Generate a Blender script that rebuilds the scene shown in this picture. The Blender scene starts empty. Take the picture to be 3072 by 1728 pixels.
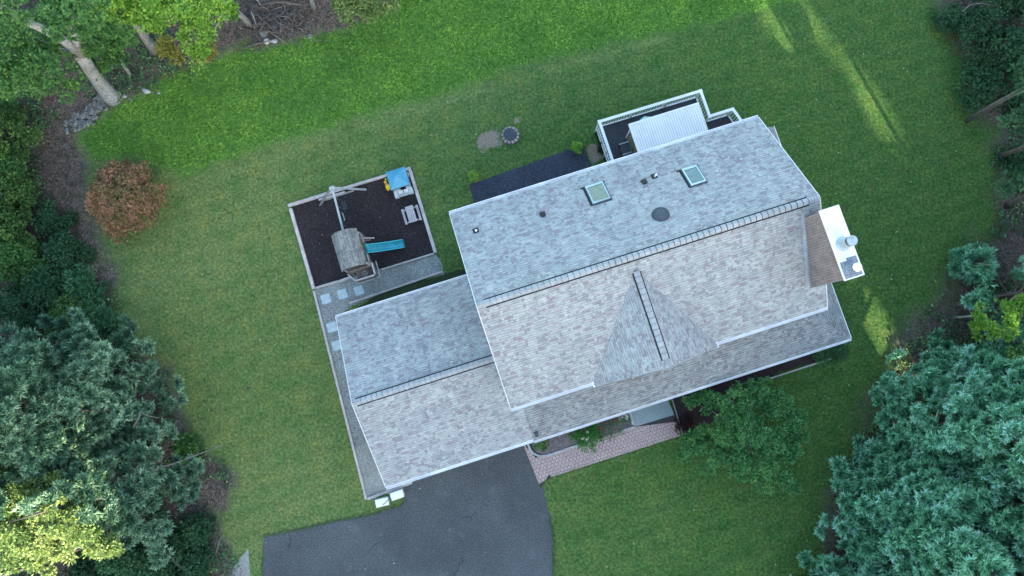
import bpy, math, random
import numpy as np
from mathutils import Matrix, Vector
R = math.radians
SC = bpy.context.scene
COL = SC.collection
random.seed(7)
rng = np.random.default_rng(11)

# ------------------------------------------------------------------ camera
CAM_H = 42.0; TILT = R(5.5); FOC = 2049.0          # metres, tilt from straight down, focal length in photo pixels
cd = bpy.data.cameras.new("camera"); cam = bpy.data.objects.new("camera", cd); COL.objects.link(cam)
cam.location = (0, 0, CAM_H); cam.rotation_euler = (TILT, 0, 0)
cd.sensor_width = 36; cd.lens = 36 * FOC / 3072; cd.clip_end = 2000
SC.camera = cam
# ------------------------------------------------------------------ sky and sun
SUN_EL = R(12.5); SUN_H = Vector((0.45, -0.893, 0)).normalized()
SUN_D = Vector((SUN_H.x * math.cos(SUN_EL), SUN_H.y * math.cos(SUN_EL), math.sin(SUN_EL)))   # towards the sun
w = bpy.data.worlds.new("World"); SC.world = w; w.use_nodes = True
nt = w.node_tree; sky = nt.nodes.new('ShaderNodeTexSky'); sky.sky_type = 'NISHITA'; sky.sun_disc = False
sky.sun_elevation = SUN_EL; sky.sun_rotation = math.atan2(SUN_H.x, SUN_H.y)
sky.air_density = 1.0; sky.dust_density = 2.0; sky.ozone_density = 0.6
nt.links.new(sky.outputs[0], nt.nodes['Background'].inputs[0]); nt.nodes['Background'].inputs[1].default_value = 0.15
sl = bpy.data.lights.new("sun", 'SUN'); sl.energy = 4.0; sl.angle = R(0.5); sl.color = (1, 0.86, 0.62)
so = bpy.data.objects.new("sun", sl); COL.objects.link(so); so.rotation_euler = SUN_D.to_track_quat('Z', 'Y').to_euler()
so.location = (40, -60, 60)
SC.view_settings.view_transform = 'Standard'; SC.view_settings.look = 'None'
SC.view_settings.exposure = 2.62; SC.view_settings.gamma = 1
SC.render.engine = 'CYCLES'

# ------------------------------------------------------------------ helpers
def P(sx, sy, z=0.0):          # photo pixel (3072 wide) and a known height -> world point
    a = (sx - 1536) / FOC; b = -(sy - 864) / FOC
    y = b * math.cos(TILT) + math.sin(TILT); zz = b * math.sin(TILT) - math.cos(TILT)
    t = (z - CAM_H) / zz
    return Vector((a * t, y * t, z))
def D(x, y, z=0.0): return P(x * 1.19255, y * 1.19255, z)
HA = R(17.65)
HF = Matrix.Rotation(HA, 4, 'Z'); WF = Matrix.Identity(4)
HFI = HF.inverted()
def H(u, v, z=0): return HF @ Vector((u, v, z))

class MB:
    def __init__(s, frame=WF): s.v = []; s.f = []; s.m = []; s.F = frame; s.uv = {}
    def add(s, vs, fs, mi=0, M=None):
        b = len(s.v)
        for p in vs:
            p = Vector(p); s.v.append(M @ p if M else p)
        for f in fs: s.f.append([b + i for i in f]); s.m.append(mi)
        return s
    def box(s, a, b, mi=0, M=None):
        (x0, y0, z0), (x1, y1, z1) = a, b
        return s.add([(x0,y0,z0),(x1,y0,z0),(x1,y1,z0),(x0,y1,z0),(x0,y0,z1),(x1,y0,z1),(x1,y1,z1),(x0,y1,z1)],
                     [(3,2,1,0),(4,5,6,7),(0,1,5,4),(1,2,6,5),(2,3,7,6),(3,0,4,7)], mi, M)
    def beam(s, p, q, w, h, mi=0):                 # rectangular bar from p to q
        p = Vector(p); q = Vector(q); d = (q - p); L = d.length; d.normalize()
        up = Vector((0, 0, 1)) if abs(d.z) < .95 else Vector((1, 0, 0))
        x = d.cross(up).normalized(); y = x.cross(d)
        M = Matrix((( *[x[i] for i in range(3)], 0), (*d, 0), (*y, 0), (0, 0, 0, 1))).transposed(); M.translation = p
        return s.box((-w/2, 0, -h/2), (w/2, L, h/2), mi, M)
    def tube(s, pts, rads, n=8, mi=0, cap=True):
        pts = [Vector(p) for p in pts]
        if not hasattr(rads, '__len__'): rads = [rads] * len(pts)
        b = len(s.v)
        for i, p in enumerate(pts):
            d = (pts[min(i+1, len(pts)-1)] - pts[max(i-1, 0)]).normalized()
            up = Vector((0, 0, 1)) if abs(d.z) < .9 else Vector((1, 0, 0))
            x = d.cross(up).normalized(); y = d.cross(x)
            for k in range(n):
                a = 2*math.pi*k/n; s.v.append(p + (x*math.cos(a) + y*math.sin(a)) * rads[i])
        for i in range(len(pts)-1):
            for k in range(n):
                s.f.append([b+i*n+k, b+i*n+(k+1)%n, b+(i+1)*n+(k+1)%n, b+(i+1)*n+k]); s.m.append(mi)
        if cap:
            s.f.append([b+k for k in range(n)][::-1]); s.m.append(mi)
            s.f.append([b+(len(pts)-1)*n+k for k in range(n)]); s.m.append(mi)
        return s
    def lathe(s, c, prof, n=20, mi=0):             # prof: (radius, z)
        c = Vector(c); b = len(s.v)
        for r, z in prof:
            for k in range(n):
                a = 2*math.pi*k/n; s.v.append(c + Vector((r*math.cos(a), r*math.sin(a), z)))
        for i in range(len(prof)-1):
            for k in range(n):
                s.f.append([b+i*n+k, b+i*n+(k+1)%n, b+(i+1)*n+(k+1)%n, b+(i+1)*n+k]); s.m.append(mi)
        s.f.append([b+(len(prof)-1)*n+k for k in range(n)]); s.m.append(mi)
        return s
    def slab(s, top, t, mt=0, ms=1):               # polygon (ccw from above) with thickness t downward
        n = len(top); b = len(s.v)
        s.v += [Vector(p) for p in top] + [Vector(p) - Vector((0, 0, t)) for p in top]
        s.f.append([b+i for i in range(n)]); s.m.append(mt)
        s.f.append([b+n+i for i in range(n)][::-1]); s.m.append(ms)
        for i in range(n):
            j = (i+1) % n; s.f.append([b+i, b+n+i, b+n+j, b+j]); s.m.append(ms)
        return s

def setp(o, label=None, cat=None, group=None, kind=None):
    if label: o['label'] = label
    if cat: o['category'] = cat
    if group: o['group'] = group
    if kind: o['kind'] = kind
    return o
def wm(o):
    M = o.matrix_basis.copy()
    while o.parent: o = o.parent; M = o.matrix_basis @ M
    return M
def roof_uv(me):                                    # metres: u along the eave, v up the slope
    l = me.uv_layers.new(name='uv')
    for p in me.polygons:
        n = p.normal; 
        x = Vector((0, 0, 1)).cross(n)
        x = Vector((1, 0, 0)) if x.length < .05 else x.normalized()
        y = n.cross(x)
        for li in p.loop_indices:
            c = me.vertices[me.loops[li].vertex_index].co
            l.data[li].uv = (c.dot(x), c.dot(y))
def obj(name, mb, mats, parent=None, smooth=False, uv=False, bevel=0, origin=None):
    M = mb.F
    if parent is not None: M = wm(parent).inverted() @ mb.F
    if not isinstance(mats, (list, tuple)): mats = [mats]
    vs = [M @ p for p in mb.v]
    me = bpy.data.meshes.new(name)
    loc = Vector((0, 0, 0))
    if parent is None:                             # origin at the base centre
        xs = [p.x for p in vs]; ys = [p.y for p in vs]; zs = [p.z for p in vs]
        loc = Vector(((min(xs)+max(xs))/2, (min(ys)+max(ys))/2, min(zs)))
        if origin is not None: loc = Vector(origin)
        vs = [p - loc for p in vs]
    me.from_pydata([tuple(p) for p in vs], [], mb.f); me.update()
    for m in mats: me.materials.append(m)
    me.polygons.foreach_set('material_index', mb.m)
    if smooth: me.polygons.foreach_set('use_smooth', [True]*len(me.polygons))
    if uv: roof_uv(me)
    o = bpy.data.objects.new(name, me); COL.objects.link(o); o.location = loc
    if parent is not None: o.parent = parent
    if bevel:
        b = o.modifiers.new('bevel', 'BEVEL'); b.width = bevel; b.segments = 2; b.limit_method = 'ANGLE'
    return o
def thing(name, label, cat, loc=(0, 0, 0), rot=0.0, group=None):
    o = bpy.data.objects.new(name, None); COL.objects.link(o); o.location = loc; o.rotation_euler = (0, 0, rot)
    o.empty_display_size = .3
    return setp(o, label, cat, group)
def copy_tree(o, parent=None):
    c = o.copy(); COL.objects.link(c); c.parent = parent
    for ch in [k for k in bpy.data.objects if k.parent == o]: copy_tree(ch, c)
    return c

# ------------------------------------------------------------------ materials
def mat(name, base=(.5,.5,.5), rough=.8, spec=.3, metal=0.0):
    m = bpy.data.materials.new(name); m.use_nodes = True
    b = m.node_tree.nodes['Principled BSDF']; b.inputs['Base Color'].default_value = (*base, 1)
    b.inputs['Roughness'].default_value = rough; b.inputs['Specular IOR Level'].default_value = spec; b.inputs['Metallic'].default_value = metal
    return m
class N:                                            # small node-graph helper
    def __init__(s, m): s.m = m; s.t = m.node_tree; s.b = s.t.nodes['Principled BSDF']
    def n(s, typ, **kw):
        x = s.t.nodes.new(typ)
        for k, v in kw.items(): setattr(x, k, v)
        return x
    def l(s, a, b): s.t.links.new(a, b)
    def coord(s, which='Object'): return s.n('ShaderNodeTexCoord').outputs[which]
    def noise(s, vec, scale, detail=4, rough=.6, out=0):
        x = s.n('ShaderNodeTexNoise'); x.inputs['Scale'].default_value = scale; x.inputs['Detail'].default_value = detail
        x.inputs['Roughness'].default_value = rough; s.l(vec, x.inputs['Vector']); return x.outputs[out]
    def ramp(s, fac, stops, interp='LINEAR'):
        x = s.n('ShaderNodeValToRGB'); cr = x.color_ramp; cr.interpolation = interp
        while len(cr.elements) < len(stops): cr.elements.new(.5)
        for e, (p, c) in zip(cr.elements, stops): e.position = p; e.color = (*c, 1) if len(c) == 3 else c
        s.l(fac, x.inputs[0]); return x.outputs[0]
    def math(s, op, a, b=None, c=None, clamp=False):
        x = s.n('ShaderNodeMath', operation=op, use_clamp=clamp)
        for i, q in enumerate((a, b, c)):
            if q is None: continue
            if isinstance(q, (int, float)): x.inputs[i].default_value = q
            else: s.l(q, x.inputs[i])
        return x.outputs[0]
    def mix(s, fac, a, b, bt='MIX'):
        x = s.n('ShaderNodeMix', data_type='RGBA', blend_type=bt)
        for q, i in ((fac, 0), (a, 6), (b, 7)):
            if isinstance(q, (int, float)): x.inputs[i].default_value = q
            elif isinstance(q, tuple): x.inputs[i].default_value = (*q, 1)
            else: s.l(q, x.inputs[i])
        return x.outputs[2]
    def bump(s, h, strength=.5, dist=.02):
        x = s.n('ShaderNodeBump'); x.inputs['Strength'].default_value = strength; x.inputs['Distance'].default_value = dist
        s.l(h, x.inputs['Height']); s.l(x.outputs[0], s.b.inputs['Normal'])
    def col(s, c): s.l(c, s.b.inputs['Base Color'])
def g3(v): return (v, v, v)
def speckled(name, c1, c2, scale=20, rough=.85, big=.6, bump=.3, metal=0, spec=.3, amount=.35):
    """a base colour with fine grain and broad blotches"""
    m = mat(name, c1, rough, spec, metal); g = N(m); co = g.coord()
    f = g.noise(co, min(scale, 11), 5, .8); a = g.ramp(f, [(.36, c1), (.64, c2)])
    bgn = g.noise(co, big, 3, .6); bb = g.ramp(bgn, [(.3, g3(1-amount)), (.7, g3(1+amount*.3))])
    g.col(g.mix(1.0, a, bb, 'MULTIPLY')); g.bump(f, bump, .02)
    return m

def shingle_mat(name, cols, row=.143, tab=.20, tint=(1, 1, 1), line=.5):
    m = mat(name, (.35, .38, .4), .9, .2); g = N(m)
    uv = g.coord('UV'); sx = g.n('ShaderNodeSeparateXYZ'); g.l(uv, sx.inputs[0])
    vr = g.math('DIVIDE', sx.outputs[1], row); ri = g.math('FLOOR', vr); fr = g.math('FRACT', vr)
    wn = g.n('ShaderNodeTexWhiteNoise', noise_dimensions='1D'); g.l(ri, wn.inputs['W'])
    us = g.math('ADD', g.math('DIVIDE', sx.outputs[0], tab), g.math('MULTIPLY', wn.outputs[0], 7.31))
    # uneven tab widths
    wob = g.math('MULTIPLY', g.math('SINE', g.math('MULTIPLY', us, 2.1)), .28); us = g.math('ADD', us, wob)
    ci = g.math('FLOOR', us); cb = g.n('ShaderNodeCombineXYZ'); g.l(ci, cb.inputs[0]); g.l(ri, cb.inputs[1])
    wt = g.n('ShaderNodeTexWhiteNoise', noise_dimensions='2D'); g.l(cb.outputs[0], wt.inputs['Vector'])
    c = g.ramp(wt.outputs[0], cols, 'CONSTANT')
    cb2 = g.n('ShaderNodeCombineXYZ'); g.l(ci, cb2.inputs[1]); g.l(g.math('ADD', ri, 71.3), cb2.inputs[0])
    w2 = g.n('ShaderNodeTexWhiteNoise', noise_dimensions='2D'); g.l(cb2.outputs[0], w2.inputs['Vector'])
    grain = g.noise(uv, 16, 4, .85); gr = g.ramp(grain, [(.36, g3(.72)), (.64, g3(1.25))])
    c = g.mix(1.0, c, gr, 'MULTIPLY')
    blotch = g.noise(uv, .9, 4, .6); c = g.mix(1.0, c, g.ramp(blotch, [(.3, (.86, .86, .88)), (.7, (1.08, 1.08, 1.06))]), 'MULTIPLY')
    streak = g.n('ShaderNodeMapping'); g.l(uv, streak.inputs[0]); streak.inputs['Scale'].default_value = (2.2, .22, 1)
    st = g.noise(streak.outputs[0], 1.0, 3, .6); c = g.mix(1.0, c, g.ramp(st, [(.35, g3(.9)), (.65, g3(1.05))]), 'MULTIPLY')
    # painted shadow at the butt edge of each course, only under thick tabs
    ed = g.math('LESS_THAN', fr, .2); th = g.math('GREATER_THAN', w2.outputs[0], .3); e = g.math('MULTIPLY', ed, th)
    c = g.mix(g.math('MULTIPLY', e, line), c, (.06, .08, .09))
    c = g.mix(1.0, c, tint, 'MULTIPLY'); g.col(c)
    hgt = g.math('SUBTRACT', g.math('MULTIPLY', w2.outputs[0], .5), g.math('MULTIPLY', fr, .8)); g.bump(hgt, .5, .012)
    return m
SHC = [(0, (.385,.41,.405)), (.3, (.405,.44,.43)), (.52, (.345,.37,.368)), (.66, (.295,.312,.315)), (.76, (.37,.36,.37)), (.86, (.305,.28,.292)), (.94, (.45,.475,.465))]
M_sh = shingle_mat('roof_shingle', SHC)
M_shp = shingle_mat('porch_shingle', [(p, tuple(x*.8 for x in c)) for p, c in SHC], line=.8)
M_ridge = speckled('ridge_cap', (.33,.36,.37), (.47,.50,.51), 14, .9, 2, .2, amount=.2)
M_white = speckled('white_trim', (.80,.83,.83), (.88,.9,.9), 8, .45, 1.2, .05, amount=.12)
M_gut = speckled('gutter_white', (.82,.85,.86), (.9,.92,.93), 12, .4, 1.0, .05, amount=.18)
M_dark = mat('dark_slot', (.025,.028,.03), .8)
M_black = speckled('black_plastic', (.02,.022,.024), (.035,.037,.04), 20, .5)
M_lead = speckled('lead_flashing', (.04,.055,.068), (.09,.115,.13), 18, .55)
M_siding = speckled('wall_siding', (.42,.45,.44), (.5,.52,.5), 10, .7)
M_cedar = None
def wood_mat(name, c1, c2, scale=(18, 2.0, 18), rough=.8, am=.3):
    m = mat(name, c1, rough, .25); g = N(m); mp = g.n('ShaderNodeMapping'); g.l(g.coord(), mp.inputs[0]); mp.inputs['Scale'].default_value = scale
    f = g.noise(mp.outputs[0], 1, 6, .7); c = g.ramp(f, [(.3, c1), (.7, c2)])
    b2 = g.noise(g.coord(), 1.3, 4, .7); g.col(g.mix(1.0, c, g.ramp(b2, [(.3, g3(1-am)), (.7, g3(1+am*.4))]), 'MULTIPLY')); g.bump(f, .4, .01)
    return m
M_cedar = wood_mat('weathered_cedar', (.24,.18,.155), (.50,.395,.355), (26, 26, 2.5))
M_timber = wood_mat('bleached_timber', (.42,.385,.365), (.66,.62,.60), (9, 9, 9))
M_pwood = wood_mat('grey_playset_wood', (.22,.22,.21), (.36,.36,.35), (12, 4, 12))
M_ptop = wood_mat('pale_blue_grey_wood', (.36,.40,.40), (.48,.52,.52), (12, 4, 12))
M_pbrown = wood_mat('brown_playset_wood', (.15,.12,.11), (.26,.21,.19), (12, 6, 12))
M_picnic = wood_mat('picnic_wood', (.40,.39,.41), (.54,.53,.55), (14, 3, 14))
M_bark = speckled('beech_bark', (.17,.18,.185), (.52,.54,.545), 9, .9, .8, .5)
M_barkd = speckled('dark_bark', (.09,.075,.065), (.18,.155,.14), 9, .95, 1, .6)
M_dead = speckled('dead_branch', (.09,.082,.075), (.25,.235,.215), 14, .9, 1.5, .3)
M_stone = speckled('field_stone', (.06,.07,.07), (.34,.36,.34), 7, .9, 1.2, .6)
M_block = speckled('pit_block', (.25,.21,.20), (.44,.375,.35), 12, .9, 2, .4)
M_curb = speckled('curb_stone', (.34,.38,.40), (.52,.56,.57), 10, .85, 1.5, .4)
M_asph = speckled('asphalt', (.044,.053,.060), (.140,.157,.162), 28, .9, .22, .3, amount=.32)
M_asphd = speckled('dark_asphalt', (.020,.028,.044), (.075,.088,.118), 28, .92, .5, .3, amount=.25)
M_gravel = speckled('gravel', (.11,.125,.118), (.44,.47,.45), 26, .95, .5, .8, amount=.3)
M_conc = speckled('worn_concrete', (.18,.195,.175), (.40,.42,.385), 22, .95, .5, .4, amount=.3)
M_blue = speckled('bluestone', (.19,.26,.27), (.30,.38,.39), 24, .85, .6, .2, amount=.12)
M_step = speckled('pale_bluestone', (.40,.50,.53), (.54,.65,.68), 16, .85, 3, .2, amount=.15)
M_mulch = speckled('black_mulch', (.008,.007,.008), (.058,.048,.052), 30, .98, .6, 1.0, amount=.25)
M_bmulch = speckled('pink_gravel_mulch', (.10,.085,.085), (.30,.26,.27), 34, .98, .8, .9)
M_dmulch = speckled('damp_mulch', (.022,.016,.018), (.07,.05,.055), 26, .98, .8, .9)
M_deck = wood_mat('grey_deck_board', (.035,.04,.05), (.085,.09,.105), (30, 3, 10))
M_paver = speckled('pink_paver', (.33,.25,.235), (.60,.48,.455), 18, .9, .9, .4, amount=.15)
M_joint = mat('paver_joint', (.05,.05,.05), .95)
M_pblue = speckled('blue_plastic_roof', (.07,.33,.52), (.15,.47,.66), 30, .55, 2, .15, amount=.15)
M_pwhite = speckled('pale_plastic', (.45,.56,.60), (.58,.68,.72), 15, .5, 2, .1, amount=.2)
M_slide = speckled('teal_plastic', (.01,.24,.33), (.03,.42,.50), 24, .4, 1.6, .1, amount=.25, spec=.5)
M_teal_hi = mat('teal_rim_highlight', (.06,.50,.56), .4)  # brighter than the slide, a painted highlight along its rims
M_yel = mat('yellow_plastic', (.75,.55,.03), .5); M_ora = mat('orange_plastic', (.7,.2,.03), .5)
M_red = mat('rose_red', (.5,.02,.04), .6); M_pink = mat('pink_petal', (.6,.35,.42), .7); M_wpet = mat('white_petal', (.7,.72,.68), .7)
M_galv = speckled('galvanised_metal', (.38,.46,.48), (.6,.68,.7), 14, .4, 3, .05, metal=.3)
M_stain = speckled('stained_metal', (.16,.2,.25), (.34,.4,.45), 14, .7, 3, .1)
M_cap = speckled('chimney_cap_white', (.85,.86,.84), (.92,.93,.91), 6, .5, 1.5, .05, amount=.05)
M_wick = speckled('tan_wicker', (.16,.125,.07), (.34,.27,.16), 45, .8, 3, .6)
M_cush = speckled('slate_cushion', (.06,.085,.09), (.10,.125,.13), 20, .9)
M_terra = mat('terracotta', (.35,.22,.14), .8)
M_para = speckled('pale_teal_fabric', (.35,.62,.58), (.45,.72,.68), 18, .8)
m = mat('skylight_glass', (.10,.16,.11), .08, .8); g = N(m); f = g.noise(g.coord(), 5, 5, .7)
g.col(g.ramp(f, [(.3, (.07,.12,.07)), (.7, (.16,.22,.13))])); M_glass = m
m = mat('skylight_glass_teal', (.05,.15,.14), .08, .8); g = N(m); f = g.noise(g.coord(), 5, 5, .7)
g.col(g.ramp(f, [(.3, (.035,.11,.11)), (.7, (.08,.20,.18))])); M_glass2 = m
M_skf = speckled('pale_skylight_frame', (.42,.62,.64), (.55,.74,.76), 12, .4)
M_win = mat('window_glass', (.03,.04,.05), .1, .8)

def leaf_mat(name, stops, rough=.6, trans=.25):
    m = mat(name, stops[0][1], rough, .25); g = N(m)
    at = g.n('ShaderNodeAttribute'); at.attribute_name = 'var'
    c = g.ramp(at.outputs['Fac'], stops); g.col(c)
    tb = g.n('ShaderNodeBsdfTranslucent'); g.l(c, tb.inputs[0]); mx = g.n('ShaderNodeMixShader'); mx.inputs[0].default_value = trans
    out = g.t.nodes['Material Output']; g.l(g.b.outputs[0], mx.inputs[1]); g.l(tb.outputs[0], mx.inputs[2]); g.l(mx.outputs[0], out.inputs[0])
    return m
L_oak = leaf_mat('leaf_oak', [(0, (0.053,0.151,0.050)), (.5, (0.106,0.263,0.074)), (1, (0.231,0.424,0.098))])
L_bright = leaf_mat('leaf_bright', [(0, (0.118,0.282,0.045)), (.5, (0.234,0.468,0.075)), (1, (0.468,0.637,0.091))])
L_yell = leaf_mat('leaf_yellow', [(0, (0.153,0.216,0.054)), (.5, (0.306,0.324,0.072)), (1, (0.510,0.432,0.108))])
L_dark = leaf_mat('leaf_dark', [(0, (0.024,0.085,0.041)), (.5, (0.053,0.146,0.066)), (1, (0.103,0.226,0.094))])
L_rust = leaf_mat('leaf_rust', [(0, (0.090,0.168,0.063)), (.3, (0.289,0.224,0.097)), (.7, (0.487,0.282,0.171)), (1, (0.597,0.224,0.214))])
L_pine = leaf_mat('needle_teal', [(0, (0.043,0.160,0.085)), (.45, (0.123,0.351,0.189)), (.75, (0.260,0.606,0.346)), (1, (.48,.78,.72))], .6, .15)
L_pinel = leaf_mat('needle_grey', [(0, (0.043,0.114,0.065)), (.45, (0.108,0.233,0.140)), (.75, (0.227,0.397,0.248)), (1, (0.455,0.652,0.429))], .6, .15)
L_maple = leaf_mat('leaf_front_tree', [(0, (0.037,0.132,0.065)), (.5, (0.085,0.226,0.103)), (1, (0.168,0.358,0.132))])
L_front = leaf_mat('leaf_front_yard', [(0, (0.027,0.125,0.049)), (.4, (0.081,0.250,0.082)), (.75, (0.148,0.375,0.115)), (1, (0.322,0.526,0.125))])
L_lit = leaf_mat('leaf_pale_maple', [(0, (0.112,0.226,0.077)), (.5, (0.246,0.351,0.113)), (1, (0.471,0.526,0.228))])
L_rough = leaf_mat('rough_grass', [(0, (0.063,0.184,0.039)), (.5, (0.141,0.345,0.050)), (1, (0.369,0.583,0.088))], .7, .2)
L_under = leaf_mat('undergrowth_leaf', [(0, (0.038,0.116,0.056)), (.45, (0.078,0.211,0.094)), (.8, (0.174,0.370,0.133)), (1, (0.465,0.657,0.199))])
L_litter = leaf_mat('leaf_litter', [(0, (0.055,0.040,0.036)), (.5, (0.155,0.109,0.091)), (1, (0.364,0.273,0.218))], .9, .05)
L_burg = leaf_mat('leaf_burgundy', [(0, (.03,.012,.018)), (.5, (.07,.022,.03)), (1, (.05,.06,.03))])

# ------------------------------------------------------------------ leaves and trees
SUNV = np.array(SUN_D); BEAM_S = np.cross(SUNV, [0, 0, 1.]); BEAM_S /= np.linalg.norm(BEAM_S); BEAM_U = np.cross(BEAM_S, SUNV)
SUNHOLES = []                                       # (point, radius): gaps cut in foliage to let low sunlight reach the place
def in_beam(c, grow=0.0, t0=7):
    k = np.zeros(len(c), bool)
    for p, r in SUNHOLES:
        d = c - np.array(p); t = d @ SUNV; q = d - t[:, None] * SUNV
        rh, rv = r if isinstance(r, tuple) else (r, r); qh = q @ BEAM_S; qv = q @ BEAM_U
        k |= (t > t0) & ((qh/(rh+grow))**2 + (qv/(rv+grow))**2 < 1)
    return k
def leaf_mesh(name, C, Nn, L, Wd, var, mt, parent=None, origin=(0, 0, 0), fold=.15, tri=False):
    """C centres, Nn long-axis directions, L length, Wd width: one small folded face pair per leaf"""
    n = len(C); ax = Nn / (np.linalg.norm(Nn, axis=1, keepdims=True) + 1e-9)
    r = rng.normal(size=(n, 3)); r[:, 2] += .0; s = np.cross(ax, r); s /= (np.linalg.norm(s, axis=1, keepdims=True) + 1e-9)
    nn = np.cross(ax, s); L = np.broadcast_to(L, n)[:, None]; Wd = np.broadcast_to(Wd, n)[:, None]
    if tri:
        V = np.stack([C - s*Wd*.5, C + s*Wd*.5, C + ax*L], 1).reshape(-1, 3); F = 3
    else:
        V = np.stack([C - ax*L*.5, C + s*Wd*.5 + nn*L*fold, C + ax*L*.5, C - s*Wd*.5 + nn*L*fold], 1).reshape(-1, 3); F = 4
    V = V - np.array(origin)
    me = bpy.data.meshes.new(name); me.vertices.add(len(V)); me.vertices.foreach_set('co', V.astype(np.float32).ravel())
    me.loops.add(n*F); me.loops.foreach_set('vertex_index', np.arange(n*F, dtype=np.int32))
    me.polygons.add(n); me.polygons.foreach_set('loop_start', np.arange(0, n*F, F, dtype=np.int32))
    me.update(calc_edges=True)
    a = me.attributes.new('var', 'FLOAT', 'POINT'); a.data.foreach_set('value', np.repeat(np.clip(var, 0, 1), F).astype(np.float32))
    me.materials.append(mt)
    o = bpy.data.objects.new(name, me); COL.objects.link(o)
    if parent is not None: o.parent = parent
    else: o.location = origin
    return o
def clump_points(blobs, nsub, nleaf, rs=.34, flat=.8, low=-.35):
    """blobs (x,y,z,r): leaf clusters on the shell of each blob; returns points, outward dirs, per-leaf variation"""
    Cs, Ns, Vs = [], [], []
    for x, y, z, r in blobs:
        k = max(10, int(nsub * r * r * 2.2)); d = rng.normal(size=(k, 3)); d /= np.linalg.norm(d, axis=1, keepdims=True)
        d = d[d[:, 2] > low]; rad = r * rng.uniform(.55, 1.0, len(d))[:, None]
        sc = np.array([x, y, z]) + d * rad * np.array([1, 1, flat])
        bv = rng.uniform(-.12, .12)
        for c in sc:
            m_ = max(5, int(nleaf * rng.uniform(.6, 1.3))); e = rng.normal(size=(m_, 3)); e /= np.linalg.norm(e, axis=1, keepdims=True)
            rr = rs * rng.uniform(.6, 1.3) * rng.uniform(.3, 1, m_)[:, None]**.6
            pts = c + e * rr * np.array([1.15, 1.15, .7]); cv = rng.uniform(-.2, .2)
            Cs.append(pts); Ns.append(e * np.array([1, 1, .35]) + d.mean(0) * .2); Vs.append(.45 + bv + cv + rng.normal(size=m_) * .16)
    return np.concatenate(Cs), np.concatenate(Ns), np.concatenate(Vs)
def dome(c, z0, z1, r, n, rb, hollow=.35):
    """blobs spread over a dome-shaped crown"""
    B = []
    for i in range(n):
        a = i * 2.39996 + random.uniform(-.3, .3); rho = math.sqrt((i + .5) / n) * random.uniform(.85, 1.05)
        zt = z0 + (z1 - z0) * math.sqrt(max(0, 1 - rho*rho*.95)); zt = zt - abs(random.gauss(0, .12)) * (z1 - z0) - rb * .5
        B.append((c[0] + r*rho*math.cos(a), c[1] + r*rho*math.sin(a), max(zt, z0), rb * random.uniform(.7, 1.25)))
    return B
def limbs(mb, base, fork, blobs, r0, r1, every=2):
    base = Vector(base); fork = Vector(fork)
    for i, b in enumerate(blobs[::every]):
        t = Vector(b[:3]); m_ = fork.lerp(t, .5) + Vector((random.uniform(-.2, .2), random.uniform(-.2, .2), -.15 * (t - fork).length + random.uniform(0, .2)))
        mb.tube([fork, m_, t], [r1, r1*.6, r1*.18], 6)
def tree(name, label, base, blobs, leafm, cat='tree', fork=None, r0=.16, trunkpts=None, nsub=16, nleaf=26, L=.17, Wd=.11, rs=.32, group=None, bark=None, every=3, flat=.8, low=-.35, cull=0.0):
    base = Vector(base); t = thing(name, label, cat, base, 0, group)
    cx = sum(b[0] for b in blobs)/len(blobs); cy = sum(b[1] for b in blobs)/len(blobs); cz = sum(b[2] for b in blobs)/len(blobs)
    if fork is None: fork = Vector((base.x*.5 + cx*.5, base.y*.5 + cy*.5, max(.15, cz*.55)))
    mb = MB()
    if trunkpts is None:
        mid = base.lerp(fork, .5) + Vector((random.uniform(-.08, .08), random.uniform(-.08, .08), 0))
        mb.tube([base - Vector((0, 0, .05)), base + Vector((0, 0, .12)), mid, fork], [r0*1.5, r0*1.1, r0*.85, r0*.7], 10)
    else:
        mb.tube([p for p, r in trunkpts], [r for p, r in trunkpts], 14); fork = Vector(trunkpts[-1][0]) if fork is None else fork
    limbs(mb, base, fork, blobs, r0, r0*.45, every)
    tr = obj('trunk', mb, bark or M_bark, t, smooth=True)
    C, Nn, V = clump_points(blobs, nsub, nleaf, rs, flat, low)
    k = ~in_beam(C, cull) & (C[:, 2] > .05); C, Nn, V = C[k], Nn[k], V[k]
    s = rng.uniform(.7, 1.25, len(C))
    leaf_mesh('crown', C, Nn, L*s, Wd*s, V, leafm, t, np.array(base))
    return t
def needle_tufts(centers, outdir, ln, wd, nb, mtv):
    """bursts of blades: returns base points, directions, var"""
    n = len(centers); C = np.repeat(centers, nb, 0); O = np.repeat(outdir, nb, 0)
    d = rng.normal(size=(n*nb, 3)) * .75 + O * 1.0 + np.array([0, 0, .35]); v = np.repeat(mtv, nb) + rng.normal(size=n*nb)*.12
    return C, d, v
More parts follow.
